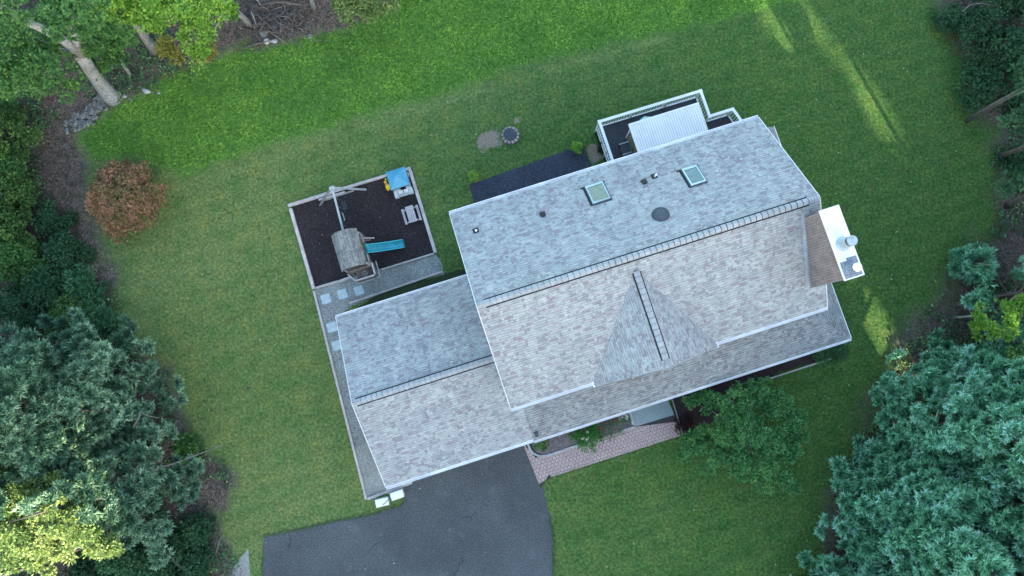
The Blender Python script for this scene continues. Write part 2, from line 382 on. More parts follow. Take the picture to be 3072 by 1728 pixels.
def pine(name, label, base, h, Rr, z0=1.2, leafm=None, group=None, dens=1.0, nwh=None, east=None, top=None, bark=None, tuft=1.0, power=.75, droop=.08):
    base = Vector(base); t = thing(name, label, 'pine tree', base, 0, group); mb = MB()
    lean = Vector((random.uniform(-.3, .3), random.uniform(-.3, .3), 0))
    ax = lambda z: base + lean * (z/h) + Vector((0, 0, z))
    mb.tube([ax(-.05), ax(h*.3), ax(h*.65), ax(h)], [.2, .15, .09, .02], 8)
    TC, TO, TV = [], [], []
    z = z0; ph = random.uniform(0, 6)
    while z < h - .3:
        f = (z - z0)/(h - z0); nb = 6 if f < .7 else 5; bl0 = Rr * (1 - f)**power
        for k in range(nb):
            a = ph + 2*math.pi*k/nb + random.uniform(-.3, .3); bl = bl0 * random.uniform(.6, 1.28)
            if east is not None: bl *= .55 + .6*max(0, math.cos(a - east))
            d = Vector((math.cos(a), math.sin(a), 0)); rise = random.uniform(.0, .22) + f*.45
            p0 = ax(z); p1 = p0 + d*bl*.5 + Vector((0, 0, bl*.5*rise)); p2 = p0 + d*bl + Vector((0, 0, bl*rise - droop*bl))
            if not in_beam(np.array([p0, p1, p2]), .35, 1.0).any(): mb.tube([p0, p1, p2], [.045*(1-f)+.015, .03*(1-f)+.012, .006], 5, cap=False)
            # sprays along the outer two thirds
            ns = max(2, int(round(bl * 1.9 * dens))); sv = random.uniform(-.16, .16)
            side = Vector((-d.y, d.x, 0))
            for j in range(ns):
                s = (.3 + .7*(j + random.uniform(.1, .9))/ns) if ns > 2 else random.uniform(.5, 1); q = (p0.lerp(p1, s*2) if s < .5 else p1.lerp(p2, s*2-1))
                wdt = bl * .24 * math.sin(math.pi * min(.9, s*.8 + .12)); off = random.uniform(-1, 1)*wdt
                e = q + side*off + Vector((0, 0, random.uniform(-.1, .1))) + d*abs(off)*.4; cs = random.uniform(.7, 1.25); cv = random.uniform(-.1, .14)
                for m_ in range(7):
                    fa = -1.35 + 2.7*m_/6 + random.uniform(-.15, .15); dirv = (d*math.cos(fa) + side*math.sin(fa) + Vector((0, 0, random.uniform(.1, .45)))).normalized()
                    for q_ in range(4):
                        e2 = e + dirv*(.115*(q_+.3))*cs + Vector((random.uniform(-.03, .03), random.uniform(-.03, .03), -.03*q_*0))
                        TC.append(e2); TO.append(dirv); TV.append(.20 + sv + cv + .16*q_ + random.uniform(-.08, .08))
        z += random.uniform(.42, .58) * (1 if h > 8 else .8); ph += .9
    obj('trunk', mb, bark or M_barkd, t, smooth=True)
    TC = np.array(TC); TO = np.array(TO); TV = np.array(TV)
    k = ~in_beam(TC, .7, 1.0); TC, TO, TV = TC[k], TO[k], TV[k]
    C, d, v = needle_tufts(TC, TO, .26, .05, 9, TV)
    s = rng.uniform(.7, 1.2, len(C)) * tuft
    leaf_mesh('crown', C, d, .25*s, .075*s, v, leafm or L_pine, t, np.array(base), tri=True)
    return t

SUNHOLES += [(D(2208, 282), (.60, .24)), (D(2150, 185), (.18, .1)), (D(1966, 82), (.52, .34)), (D(2232, 862), (.45, .62)), (D(2052, 70), (.2, .2)),
             (D(90, 1310, 8), 2.4), (D(10, 1270, 8.5), 2.2), (D(180, 1290, 7.5), 1.6), (D(60, 1390, 7), 2.0), (D(240, 1370, 6.5), 1.0)]

# ------------------------------------------------------------------ ground
def sdist(pts, poly):
    """signed distance (positive inside) from pts Nx2 to polygon"""
    P0 = np.array([(p[0], p[1]) for p in poly]); P1 = np.roll(P0, -1, 0); best = np.full(len(pts), 1e9); ins = np.zeros(len(pts), bool)
    for a, b in zip(P0, P1):
        e = b - a; t = np.clip(((pts - a) @ e) / (e @ e + 1e-9), 0, 1); q = pts - a - t[:, None]*e; best = np.minimum(best, np.hypot(q[:, 0], q[:, 1]))
        c = ((a[1] > pts[:, 1]) != (b[1] > pts[:, 1])) & (pts[:, 0] < (b[0]-a[0])*(pts[:, 1]-a[1])/(b[1]-a[1]+1e-12) + a[0]); ins ^= c
    return np.where(ins, best, -best)
def vnoise(p, s, seed=0, octs=3):
    out = np.zeros(len(p)); amp = 1; tot = 0
    for o in range(octs):
        r_ = np.random.default_rng(seed*31 + o); G = r_.uniform(-1, 1, (256, 256)); q = p / s * 2**o + 100.3
        i = np.floor(q).astype(int); f = q - i; f = f*f*(3-2*f); i %= 255
        a = G[i[:, 0], i[:, 1]]; b = G[i[:, 0]+1, i[:, 1]]; c = G[i[:, 0], i[:, 1]+1]; d_ = G[i[:, 0]+1, i[:, 1]+1]
        out += amp*((a*(1-f[:, 0])+b*f[:, 0])*(1-f[:, 1]) + (c*(1-f[:, 0])+d_*f[:, 0])*f[:, 1]); tot += amp; amp *= .5
    return out / tot
def gp(*pts): return [D(x, y) for x, y in pts]
WOOD_L = gp((-900,-600),(1010,-600),(1000,-20),(975,25),(850,72),(700,108),(590,128),(540,150),(440,178),(360,215),(320,250),(250,298),(190,338),(215,430),(232,560),(268,650),(285,740),(320,860),(420,940),(450,1030),(470,1110),(570,1190),(560,1260),(520,1290),(560,1370),(600,1449),(590,1900),(-900,1900))
WOOD_R = gp((2360,-600),(2350,-20),(2420,80),(2440,200),(2460,270),(2530,330),(2500,430),(2500,520),(2480,600),(2410,680),(2330,790),(2260,880),(2220,960),(2190,1080),(2110,1200),(2080,1320),(2070,1420),(2040,1600),(2040,1900),(3600,1900),(3600,-600))
ROUGH = gp((190,338),(250,298),(320,250),(360,215),(440,178),(590,128),(700,108),(850,72),(975,25),(1000,-20),(1010,-600),(2300,-400),(2150,-30),(1950,16),(1700,75),(1500,118),(1330,165),(1170,218),(1020,262),(900,297),(800,328),(700,362),(600,392),(520,420),(470,440),(420,430),(330,390),(240,400))
PATH = gp((105,350),(170,300),(200,380),(230,470),(262,580),(285,660),(282,740),(262,745),(225,660),(180,590),(140,500),(115,420))
def ground_grid(name, x0, x1, y0, y1, st):
    nx = int((x1-x0)/st)+1; ny = int((y1-y0)/st)+1; X, Y = np.meshgrid(np.linspace(x0, x1, nx), np.linspace(y0, y1, ny)); pts = np.stack([X.ravel(), Y.ravel()], 1)
    idx = np.arange(nx*ny).reshape(ny, nx); Q = np.stack([idx[:-1, :-1], idx[:-1, 1:], idx[1:, 1:], idx[1:, :-1]], -1).reshape(-1, 4)
    return pts, Q
gx0, gx1, gy0, gy1 = -44, 44, -26, 36
pts, Q = ground_grid('g', gx0, gx1, gy0, gy1, .22)
def masks(pts):
    nz = vnoise(pts, 2.4, 1, 4); n2 = vnoise(pts, .8, 2, 3)
    sm = lambda d, w_: np.clip(d / w_ + .5, 0, 1)
    wood = np.maximum(sm(sdist(pts, WOOD_L) + nz*1.0 + n2*.5, .7), sm(sdist(pts, WOOD_R) + nz*1.2 + n2*.6, 1.6))
    rough = sm(sdist(pts, ROUGH) + nz*.3 + n2*.3, .6)
    worn = np.zeros(len(pts))
    fr = sdist(pts, ROUGH)                                         # scalped strip along the mowing line
    strip = np.exp(-((fr + .45)/.35)**2) * np.clip(.45 + nz*1.1, 0, 1) * (pts[:, 0] > -14)
    for x, y, r, a in ((1235,348,.9,1.0),(1210,352,.5,1.0),(1215,372,.5,.7),(1298,302,.42,.9),(1255,385,.8,.35),(1330,345,.5,.3),(1290,385,.7,.3),(1875,1140,.6,.0),(1565,1160,.4,.9),(1400,1210,.3,.5),(1150,1430,.2,.3),(510,955,.3,.5),(665,1100,.35,.5),(640,1340,.5,.6),(1495,372,.55,.9),(1498,395,.6,1.0),(1520,350,.3,.6),(960,1290,.5,.6),(940,1305,.5,.6),(620,1400,1.2,.35),(575,1330,.9,.5)):
        c = D(x, y); d_ = np.hypot(pts[:, 0]-c.x, pts[:, 1]-c.y); worn = np.maximum(worn, a*np.clip(1.2 - d_/r + n2*.9, 0, 1))
    c = sm(sdist(pts, PATH) + n2*.5, .8)
    worn = np.maximum(worn, c*.55); wood = np.maximum(wood, c*.75)
    return wood, rough, worn, strip
wood, rough_, worn, strip_ = masks(pts)
dry_shade = np.clip(.5 + .5*vnoise(pts, 7, 5, 3) + np.clip((-pts[:, 0] - 2)/16, -1.1, .45)*.5, 0, 1)  # random dryness plus painted light: paler to the left, darker to the right
dry_shade = np.clip(dry_shade + strip_*.9 - np.clip((pts[:, 0]-8)/20, 0, .5), 0, 1)  # mown strip paler; tree shade painted in towards the right
V3 = np.concatenate([pts, np.zeros((len(pts), 1))], 1)
V3[:, 2] += np.clip(rough_, 0, 1)*.02*vnoise(pts, .6, 9, 2) + wood*.05*vnoise(pts, 1.2, 10, 2)
# far skirt
S = 900
b = len(V3); edge = [(gx0, gy0), (gx1, gy0), (gx1, gy1), (gx0, gy1)]; far = [(-S, -S), (S, -S), (S, S), (-S, S)]
me = bpy.data.meshes.new('ground'); V_all = np.concatenate([V3, np.array([(x, y, -.02) for x, y in edge]), np.array([(x, y, -.02) for x, y in far])])
faces = [list(map(int, q)) for q in Q] + [[b+(i), b+4+i, b+4+(i+1) % 4, b+(i+1) % 4] for i in range(4)]
me.from_pydata([tuple(v) for v in V_all.tolist()], [], faces); me.update()
ca = me.color_attributes.new('mask', 'FLOAT_COLOR', 'POINT'); arr = np.zeros((len(V_all), 4), np.float32)
arr[:, 0] = 1; arr[:b, 0] = wood; arr[:b, 1] = rough_; arr[:b, 2] = worn; arr[:b, 3] = dry_shade
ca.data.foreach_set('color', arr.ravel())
M_ground = mat('ground_grass_and_soil', (.06, .12, .04), .95, .1); g = N(M_ground)
at = g.n('ShaderNodeAttribute'); at.attribute_name = 'mask'; sp = g.n('ShaderNodeSeparateColor'); g.l(at.outputs['Color'], sp.inputs[0])
co = g.coord(); 
fine = g.noise(co, 6, 6, .85); mid = g.noise(co, 2.2, 5, .7); big = g.noise(co, .35, 4, .6)
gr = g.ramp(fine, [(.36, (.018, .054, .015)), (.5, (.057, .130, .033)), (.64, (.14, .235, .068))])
dry_lit_c = g.ramp(fine, [(.36, (.05, .092, .03)), (.5, (.13, .195, .068)), (.64, (.27, .325, .12))])
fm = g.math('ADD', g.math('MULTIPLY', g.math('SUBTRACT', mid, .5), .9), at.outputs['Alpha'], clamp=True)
lawn = g.mix(fm, gr, dry_lit_c)
pat = g.ramp(g.noise(co, .9, 6, .7), [(.36, (.72, .88, .74)), (.5, (1, 1, 1)), (.64, (1.3, 1.1, .95))]); lawn = g.mix(1.0, lawn, pat, 'MULTIPLY')
weeds = g.ramp(g.noise(co, 2.6, 4, .75), [(.60, g3(0)), (.68, g3(.6))]); lawn = g.mix(weeds, lawn, (.028, .085, .026))
mpg = g.n('ShaderNodeMapping'); mpg.inputs['Rotation'].default_value = (0, 0, R(72)); g.l(co, mpg.inputs[0]); wv = g.n('ShaderNodeTexWave'); wv.inputs['Scale'].default_value = .30; wv.inputs['Distortion'].default_value = 2.5; wv.inputs['Detail'].default_value = 2; g.l(mpg.outputs[0], wv.inputs['Vector'])
lawn = g.mix(1.0, lawn, g.ramp(wv.outputs['Fac'], [(.2, g3(.965)), (.8, g3(1.035))]), 'MULTIPLY')
brn = g.ramp(g.noise(co, 1.7, 4, .7), [(.57, g3(0)), (.68, g3(.6))]); lawn = g.mix(brn, lawn, (.10, .095, .045))
rgh = g.ramp(g.noise(co, 5, 6, .8), [(.36, (.022, .085, .018)), (.5, (.065, .19, .03)), (.64, (.17, .34, .06))]); c = g.mix(sp.outputs[1], lawn, g.mix(.25, rgh, lawn))
soil = g.ramp(g.noise(co, 12, 5, .8), [(.3, (.12, .10, .07)), (.5, (.24, .20, .15)), (.68, (.5, .44, .36))]); wf_ = g.math('MULTIPLY', g.math('SUBTRACT', g.math('ADD', g.math('MULTIPLY', sp.outputs[2], 1.0), g.noise(co, 7, 6, .9)), 1.10), 5, clamp=True); c = g.mix(wf_, c, soil)
duff = g.ramp(g.noise(co, 7, 6, .8), [(.34, (.034, .028, .024)), (.5, (.14, .112, .096)), (.62, (.25, .205, .18)), (.75, (.36, .31, .28))])
duff = g.mix(g.ramp(mid, [(.45, g3(0)), (.62, g3(.6))]), duff, (.025, .05, .025)); c = g.mix(sp.outputs[0], c, duff)
hi = g.noise(co, 40, 3, .8); c = g.mix(1.0, c, g.ramp(hi, [(.3, g3(.68)), (.7, g3(1.32))]), 'MULTIPLY')
g.col(c); g.bump(fine, .9, .05)
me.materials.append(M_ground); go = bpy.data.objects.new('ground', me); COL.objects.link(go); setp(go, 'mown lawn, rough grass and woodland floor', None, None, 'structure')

g = N(M_asph); b0_ = g.b.inputs['Base Color'].links[0].from_socket; co_ = g.coord()
vo = g.n('ShaderNodeTexVoronoi', feature='DISTANCE_TO_EDGE'); vo.inputs['Scale'].default_value = .32
wob_ = g.n('ShaderNodeMix', data_type='RGBA'); wob_.inputs[0].default_value = .35; g.l(co_, wob_.inputs[6]); g.l(g.noise(co_, 1.1, 5, .7, 1), wob_.inputs[7]); g.l(wob_.outputs[2], vo.inputs['Vector'])
crk = g.ramp(vo.outputs[0], [(.0, g3(.55)), (.003, g3(.4)), (.007, g3(0))]); brk = g.ramp(g.noise(co_, .5, 3, .6), [(.5, g3(0)), (.6, g3(1))])
c_ = g.mix(g.mix(1.0, crk, brk, 'MULTIPLY'), b0_, (.02, .022, .025))
c_ = g.mix(g.ramp(g.noise(co_, .7, 6, .75), [(.56, g3(0)), (.72, g3(.35))]), c_, (.20, .215, .21)); g.col(c_)
def sheet(name, poly, z, mt, thick=.0, frame=WF, kind='structure', rag=0.0, seg=.25):
    pl = [Vector(p[:2] + (0,)) if isinstance(p, tuple) else Vector((p.x, p.y, 0)) for p in poly]
    if rag:
        out = []
        for i, a in enumerate(pl):
            c = pl[(i+1) % len(pl)]; n = max(1, int((c-a).length/seg)); d = (c-a).normalized(); nrm = Vector((-d.y, d.x, 0))
            for k in range(n): out.append(a.lerp(c, k/n) + nrm*random.uniform(-rag, rag))
        pl = out
    mb = MB(frame); top = [Vector((p.x, p.y, z)) for p in pl]
    ar = sum(top[i].x*top[(i+1) % len(top)].y - top[(i+1) % len(top)].x*top[i].y for i in range(len(top)))
    if ar < 0: top.reverse()
    mb.slab(top, max(thick, .003), 0, 0); o = obj(name, mb, mt)
    if kind: o['kind'] = kind
    return o

drive = gp((662,1349),(700,1341),(760,1330),(830,1313),(900,1301),(945,1291),(975,1278),(1008,1272),(1016,1262),(1014,1236),(1012,1205),(1180,1120),(1320,1080),(1330,1112),(1350,1168),(1365,1220),(1372,1250),(1384,1300),(1391,1350),(1393,1400),(1391,1449),(1385,1540),(1370,1800),(640,1800),(655,1500),(660,1400))
sheet('driveway', drive, .012, M_asph, rag=.05, seg=.14)['label'] = 'dark blue grey asphalt driveway'
back = [(.66,10.86),(8.15,11.12),(8.62,7.2),(.36,7.2)]
sheet('asphalt_patio', back, .03, M_asphd, .03, HF, rag=.02)
PLAY = [(-10.36,12.90),(-2.69,12.92),(-2.69,7.40),(-10.35,7.58)]
sheet('play_area_mulch', PLAY, .03, M_mulch, .03, HF)
grav = [HFI @ p for p in gp((790,723),(1095,638),(1112,665),(1118,690),(1050,705),(960,738),(880,772),(850,800),(870,830),(960,1200),(1016,1222),(1014,1234),(918,1258))]
sheet('gravel_path', [(p.x, p.y) for p in grav], .015, M_gravel, .015, HF, rag=.015)
pad = [HFI @ p for p in gp((888,1128),(940,1105),(975,1225),(1012,1222),(1014,1228),(920,1252))]
sheet('concrete_pad', [(p.x, p.y) for p in pad], .024, M_conc, .02, HF)
blu = [HFI @ P(x, y) for x, y in ((1885,1231),(1999,1190),(2022,1244),(1903,1280))]
mb = MB(HF); q = [Vector((p.x, p.y, .11)) for p in blu]; q.reverse() if (q[1]-q[0]).cross(q[2]-q[1]).z < 0 else None
q[0:0] = []
mb.slab(q, .1, 0, 0); o = obj('bluestone_patio', mb, M_blue, bevel=.01); o['kind'] = 'structure'
bed = [HFI @ p for p in gp((1330,1105),(1345,1135),(1375,1148),(1420,1133),(1459,1120),(1500,1106),(1562,1086),(1592,1074),(1578,1030),(1578,990),(1330,1060))]
sheet('planting_bed', [(p.x, p.y) for p in bed], .045, M_bmulch, .04, HF)
bed2 = [HFI @ p for p in gp((1690,1005),(1698,1060),(1760,1090),(1850,1010),(1870,985),(1960,935),(2085,902),(2075,870),(2000,860),(1690,950))]
sheet('planting_bed', [(p.x, p.y) for p in bed2], .02, M_dmulch, .02, HF, rag=.03)
sheet('foundation_bed', [(p.x, p.y) for p in [HFI @ q for q in gp((1120,690),(1230,655),(1230,700),(900,800),(870,790),(960,735))]], .008, speckled('dark_green_ground', (.02,.035,.015), (.06,.09,.04), 14), .005, HF, rag=.05)  # ground strip darker and greener than the gravel
# flat strip of verge between the drive and the gravel spur
sheet('gravel_spur', gp((605,1405),(633,1372),(652,1362),(650,1400),(648,1500),(640,1700),(560,1700),(570,1449)), .012, M_conc, rag=.06)
sheet('verge', gp((622,1345),(648,1338),(660,1352),(659,1400),(660,1449),(655,1560),(632,1560),(630,1449),(626,1400)), .02, M_ground, rag=.02)

# paver walk: every six-sided paver cut to the outline of the walk
walk = [HFI @ P(x, y) for x, y in ((1566,1325),(1580,1320),(1903,1281),(2022,1244),(2041,1307),(1654,1431),(1638,1440),(1628,1456),(1622,1462))]
import bmesh
def walkway():
    bm = bmesh.new(); r = .128; sp_ = .232; poly = [(p.x, p.y) for p in walk]
    us = [p[0] for p in poly]; vs = [p[1] for p in poly]; arr_ = []
    row = 0; v = min(vs)-.2
    while v < max(vs)+.2:
        u = min(us)-.3 + (sp_/2 if row % 2 else 0)
        while u < max(us)+.3:
            arr_.append((u, v)); u += sp_
        v += sp_*.866; row += 1
    def clip(pg, cp):
        ar = sum(cp[i][0]*cp[(i+1) % len(cp)][1] - cp[(i+1) % len(cp)][0]*cp[i][1] for i in range(len(cp)))
        if ar < 0: cp = cp[::-1]
        for i in range(len(cp)):
            a, b = cp[i], cp[(i+1) % len(cp)]; f = lambda p: (b[0]-a[0])*(p[1]-a[1]) - (b[1]-a[1])*(p[0]-a[0]); out = []
            for k in range(len(pg)):
                p, q = pg[k], pg[(k+1) % len(pg)]; fp_, fq = f(p), f(q)
                if fp_ >= 0: out.append(p)
                if (fp_ >= 0) != (fq >= 0): t = fp_/(fp_-fq); out.append((p[0]+(q[0]-p[0])*t, p[1]+(q[1]-p[1])*t))
            pg = out
            if len(pg) < 3: return []
        return pg
    W_ = lambda *c: [tuple((HFI @ P(x, y)).xy) for x, y in c]
    parts_ = [W_((1566,1325),(1903,1281),(2022,1244),(2041,1307),(1654,1431)), W_((1566,1325),(1654,1431),(1636,1441),(1622,1464))]
    for (u, v) in arr_:
        hz = .03 + random.uniform(-.003, .003); rr = r*.90
        hx = [(u+rr*math.cos(k*math.pi/6+.26), v+rr*math.sin(k*math.pi/6+.26)) for k in range(12)]
        for cp in parts_:
            pg = clip(hx, cp)
            if len(pg) < 3: continue
            a = [bm.verts.new((x, y, hz)) for x, y in pg]; b_ = [bm.verts.new((x, y, .016)) for x, y in pg]
            bm.faces.new(a)
            for k in range(len(pg)): bm.faces.new((a[k], b_[k], b_[(k+1) % len(pg)], a[(k+1) % len(pg)]))
    mb = MB(HF); bm.verts.index_update(); mb.add([v.co.copy() for v in bm.verts], [[v.index for v in f.verts] for f in bm.faces]); bm.free()
    return mb
sheet('walkway_base', [(p.x, p.y) for p in walk], .014, M_joint, .012, HF)
o = obj('paver_walkway', walkway(), M_paver); o['kind'] = 'structure'

# ------------------------------------------------------------------ house (all in the house frame: u along the ridge, v towards the back)
house = thing('house', 'large grey shingled two storey house with attached garage and full width front porch roof', 'house', H(8, 1.5), HA)
hp = lambda name, mb, mats, **k: obj(name, mb, mats, house, **k)
zE, zR, vN, vS, vR = 5.6, 8.9, 8.2, -2.73, 2.72; sl_ = (zR-zE)/(vN-vR)
uW, uE = -.93, 16.80
def gable(u0, u1, v0, v1, z0, vr, zr, t=.16, frame=HF):
    mb = MB(frame)
    mb.slab([(u0, vr, zr), (u0, v0, z0), (u1, v0, z0), (u1, vr, zr)], t)
    mb.slab([(u1, vr, zr), (u1, v1, z0), (u0, v1, z0), (u0, vr, zr)], t)
    return mb
roof = hp('roof', gable(uW, uE, vS, vN, zE, vR, zR), [M_sh, M_white], uv=True)
du, dz = 7.08, 8.5; dsl = (dz-zE)/3.42
mb = MB(HF)
mb.slab([(du, 2.1, dz+.02), (du-3.46, -2.86, zE+.03), (du-3.46, -2.98, zE+.0), (du, -2.98, dz+.02)], .14)
mb.slab([(du, -2.98, dz+.02), (du+3.46, -2.98, zE+.0), (du+3.46, -2.86, zE+.03), (du, 2.1, dz+.02)], .14)
hp('dormer_roof', mb, [M_sh, M_white], uv=True)
# garage roof: its front slope runs on past the corner of the tall part
gz, gr_, gv, gs = 2.8, 4.88, .06, None
mb = MB(HF)
mb.slab([(-9.0, gv, gr_), (-9.0, -4.94, gz), (-.31, -4.94, gz), (-.31, -2.5, gz+(gr_-gz)*(2.44/5)), (-.6, -2.5, gz+(gr_-gz)*(2.44/5)), (-.6, gv, gr_)], .14)
mb.slab([(-.6, gv, gr_), (-.6, 5.05, gz), (-9.0, 5.05, gz), (-9.0, gv, gr_)], .14)
hp('garage_roof', mb, [M_sh, M_white], uv=True)
pz = 2.72; ps = .40; pe = 18.80
zt = pz + 2.4*ps; mb = MB(HF)
mb.slab([(-.305, -5.06, pz), (pe, -5.06, pz), (pe-2.46, -2.6, pz+2.46*ps), (-.305, -2.6, pz+2.46*ps)], .12)
mb.slab([(pe, -5.06, pz), (pe, 8.07, pz), (pe-2.46, 8.07, pz+2.46*ps), (pe-2.46, -2.6, pz+2.46*ps)], .12)
hp('porch_roof', mb, [M_shp, M_white], uv=True)
# walls
mb = MB(HF); mb.box((-.6, -2.3, 0), (16.4, 7.75, 5.55)); 
mb.add([(-.6, -2.3, 5.55), (-.6, 7.75, 5.55), (-.6, vR, 8.6), (-.45, -2.3, 5.55), (-.45, 7.75, 5.55), (-.45, vR, 8.6)], [(0,2,1),(3,4,5),(0,3,5,2),(1,2,5,4)])
mb.add([(16.4, -2.3, 5.55), (16.4, 7.75, 5.55), (16.4, vR, 8.6), (16.25, -2.3, 5.55), (16.25, 7.75, 5.55), (16.25, vR, 8.6)], [(0,1,2),(3,5,4),(0,2,5,3),(1,4,5,2)])
mb.add([(du-3.1, -2.7, 5.5), (du+3.1, -2.7, 5.5), (du, -2.7, 8.15), (du-3.1, -2.5, 5.5), (du+3.1, -2.5, 5.5), (du, -2.5, 8.15)], [(0,1,2),(3,5,4)])
mb.box((16.401, -2.0, 0), (18.35, 7.65, 2.62)); mb.box((-8.7, -4.6, 0), (-.601, 4.7, 2.66))
mb.add([(-8.7, -4.6, 2.66), (-8.7, 4.7, 2.66), (-8.7, gv, 4.6)], [(0, 2, 1)])
hp('wall', mb, M_siding)
# rows of clapboard lines as thin laths on the walls one can see from beside
for nm, (x0, x1, vv) in (('clapboard', (-.6, 16.4, -2.3)), ('clapboard', (-.6, 16.4, 7.75)), ('clapboard', (-8.7, -.61, 4.7))):
    mb = MB(HF); z = .3
    while z < (5.3 if x0 > -1 else 2.5): mb.box((x0, vv-.012 if vv < 0 else vv+.001, z), (x1, vv-.001 if vv < 0 else vv+.012, z+.02)); z += .15
    hp(nm, mb, M_siding)
def window(u, v, z, wd, ht, s):                        # s: -1 front, +1 back
    f = MB(HF); f.box((u-wd/2-.08, v+s*.014, z-.08), (u+wd/2+.08, v+s*.05, z), 0); f.box((u-wd/2-.08, v+s*.014, z+ht), (u+wd/2+.08, v+s*.05, z+ht+.08), 0)
    f.box((u-wd/2-.08, v+s*.014, z), (u-wd/2, v+s*.05, z+ht), 0); f.box((u+wd/2, v+s*.014, z), (u+wd/2+.08, v+s*.05, z+ht), 0)
    f.box((u-wd/2, v+s*.014, z+ht/2-.03), (u+wd/2, v+s*.047, z+ht/2+.03), 0)
    wn_ = hp('window', f, M_white); p_ = MB(HF); p_.box((u-wd/2, v+s*.015, z), (u+wd/2, v+s*.022, z+ht)); obj('pane', p_, M_win, wn_)
for u in (1, 3.2, 12, 14.6): window(u, -2.3, 3.5, .9, 1.5, -1)
for u in (1, 3.2, 12, 14.6): window(u, -2.3, .8, .9, 1.5, -1)
for u in (1.2, 4.5, 8.5, 13): window(u, 7.75, 3.5, .9, 1.4, 1)
for u in (5.8,): window(u, 7.75, .9, 1.2, 1.3, 1)
d_ = hp('door', MB(HF).box((6.6, -2.36, .12), (7.55, -2.31, 2.2)), mat('front_door', (.12, .03, .03), .5)); obj('handle', MB(HF).box((7.42, -2.41, 1.0), (7.47, -2.36, 1.2)), M_lead, d_)
for u in (-7.9, -4.2):
    dd = MB(HF)
    for k in range(4): dd.box((u, -4.66, .03+k*.55), (u+2.7, -4.61, .03+k*.55+.53))
    hp('garage_door', dd, M_white)
for k in range(8): hp('porch_post', MB(HF).box((.2+k*2.6, -4.75, 0), (.34+k*2.6, -4.61, 2.6)), M_white)
pf = MB(HF); pf.box((-.25, -4.8, 0), (5.9, -2.31, .1)); pf.box((9.6, -4.8, 0), (18.4, -2.31, .1)); hp('porch_floor', pf, M_blue)
# ridge vents: cap slab on two dark slots with a course line per cap
def ridge_vent(p0, p1, wdt, h, slope, cap=.30):
    """p0,p1 ends of the ridge line; wdt half width"""
    p0 = Vector(p0); p1 = Vector(p1); d = (p1-p0).normalized(); s = Vector((-d.y, d.x, 0)); L = (p1-p0).length
    v_ = hp('ridge_vent', MB(HF), M_dark) if False else None
    dk = MB(HF)
    for sg in (-1, 1):
        a = p0 + s*sg*(wdt+.035) + Vector((0, 0, -slope*(wdt+.035)+.012)); b_ = p1 + s*sg*(wdt+.035) + Vector((0, 0, -slope*(wdt+.035)+.012))
        dk.beam(a + Vector((0, 0, .02)), b_ + Vector((0, 0, .02)), .055, .05)
    rv = hp('ridge_vent', dk, M_dark)
    cp = MB(HF); n = int(L/cap); st = L/n
    for i in range(n):
        a = p0 + d*st*i; b_ = p0 + d*(st*(i+1)-.035); za, zb = h, h+.012
        for sg in (-1, 1):
            q = [a + Vector((0, 0, zb)), a + s*sg*wdt + Vector((0, 0, zb-slope*wdt)), b_ + s*sg*wdt + Vector((0, 0, za-slope*wdt)), b_ + Vector((0, 0, za))]
            if sg > 0: q.reverse()
            q2 = q if (q[1]-q[0]).cross(q[2]-q[1]).z > 0 else q[::-1]
            cp.slab(q2, .05, 0, 1)
    obj('cap_shingle_row', cp, [M_ridge, M_dark], rv, uv=True)
ridge_vent((-.52, vR, zR), (16.2, vR, zR), .17, .075, sl_)
ridge_vent((du, 2.0, dz+.02), (du, -2.55, dz+.02), .16, .07, dsl*.8)
ridge_vent((-8.78, gv, gr_), (-.95, gv, gr_), .17, .075, .415)
for u_, n_ in ((uW+.02, 3), (16.24, 4)):
    cp = MB(HF)
    for k in range(n_):
        cp.slab([(u_+k*.14, vR-.15, zR-.05), (u_+.12+k*.14, vR-.15, zR-.05), (u_+.12+k*.14, vR, zR+.03), (u_+k*.14, vR, zR+.03)], .02); cp.slab([(u_+k*.14, vR, zR+.03), (u_+.12+k*.14, vR, zR+.03), (u_+.12+k*.14, vR+.15, zR-.05), (u_+k*.14, vR+.15, zR-.05)], .02)
    hp('ridge_cap', cp, [M_ridge, M_dark], uv=True)
def gutter(p, q, wd=.17, out=-1, name='gutter', hang=5):
    """open trough along u from p to q, out = side in v it hangs on"""
    (u0, v0, z0), (u1, v1, z1) = p, q; mb = MB(HF); o_ = out*wd
    a, b_ = sorted((v0, v0+o_))
    mb.box((u0, a, z0-.12), (u1, b_, z0-.10)); mb.box((u0, a, z0-.10), (u1, a+.02, z0+.005)); mb.box((u0, b_-.03, z0-.10), (u1, b_, z0+.02))
    mb.box((u0-.01, a, z0-.12), (u0, b_, z0+.01)); mb.box((u1, a, z0-.12), (u1+.01, b_, z0+.01))
    n = int((u1-u0)/1.1)
    for i in range(n): mb.box((u0+.5+i*1.1, a+.02, z0-.01), (u0+.53+i*1.1, b_-.03, z0+.014))
    return hp(name, mb, M_gut)
gutter((uW, vN+.002, zE-.03), (uE, vN+.002, zE-.03), .15, 1); gutter((uW, vS-.002, zE-.03), (du-3.46, vS-.002, zE-.03), .16); gutter((du+3.48, vS-.002, zE-.03), (uE, vS-.002, zE-.03), .16)
gutter((-9.0, -4.942, gz-.03), (-.32, -4.942, gz-.03)); gutter((-9.0, 5.052, gz-.03), (-.95, 5.052, gz-.03), .12, 1); gutter((-.30, -5.062, pz-.03), (pe, -5.062, pz-.03), .13)
for su in (du-3.46, du+3.46): hp('gutter_return', MB(HF).box((su-.04, -3.0, zE-.14), (su+.04, -2.7, zE+.03)), M_gut)
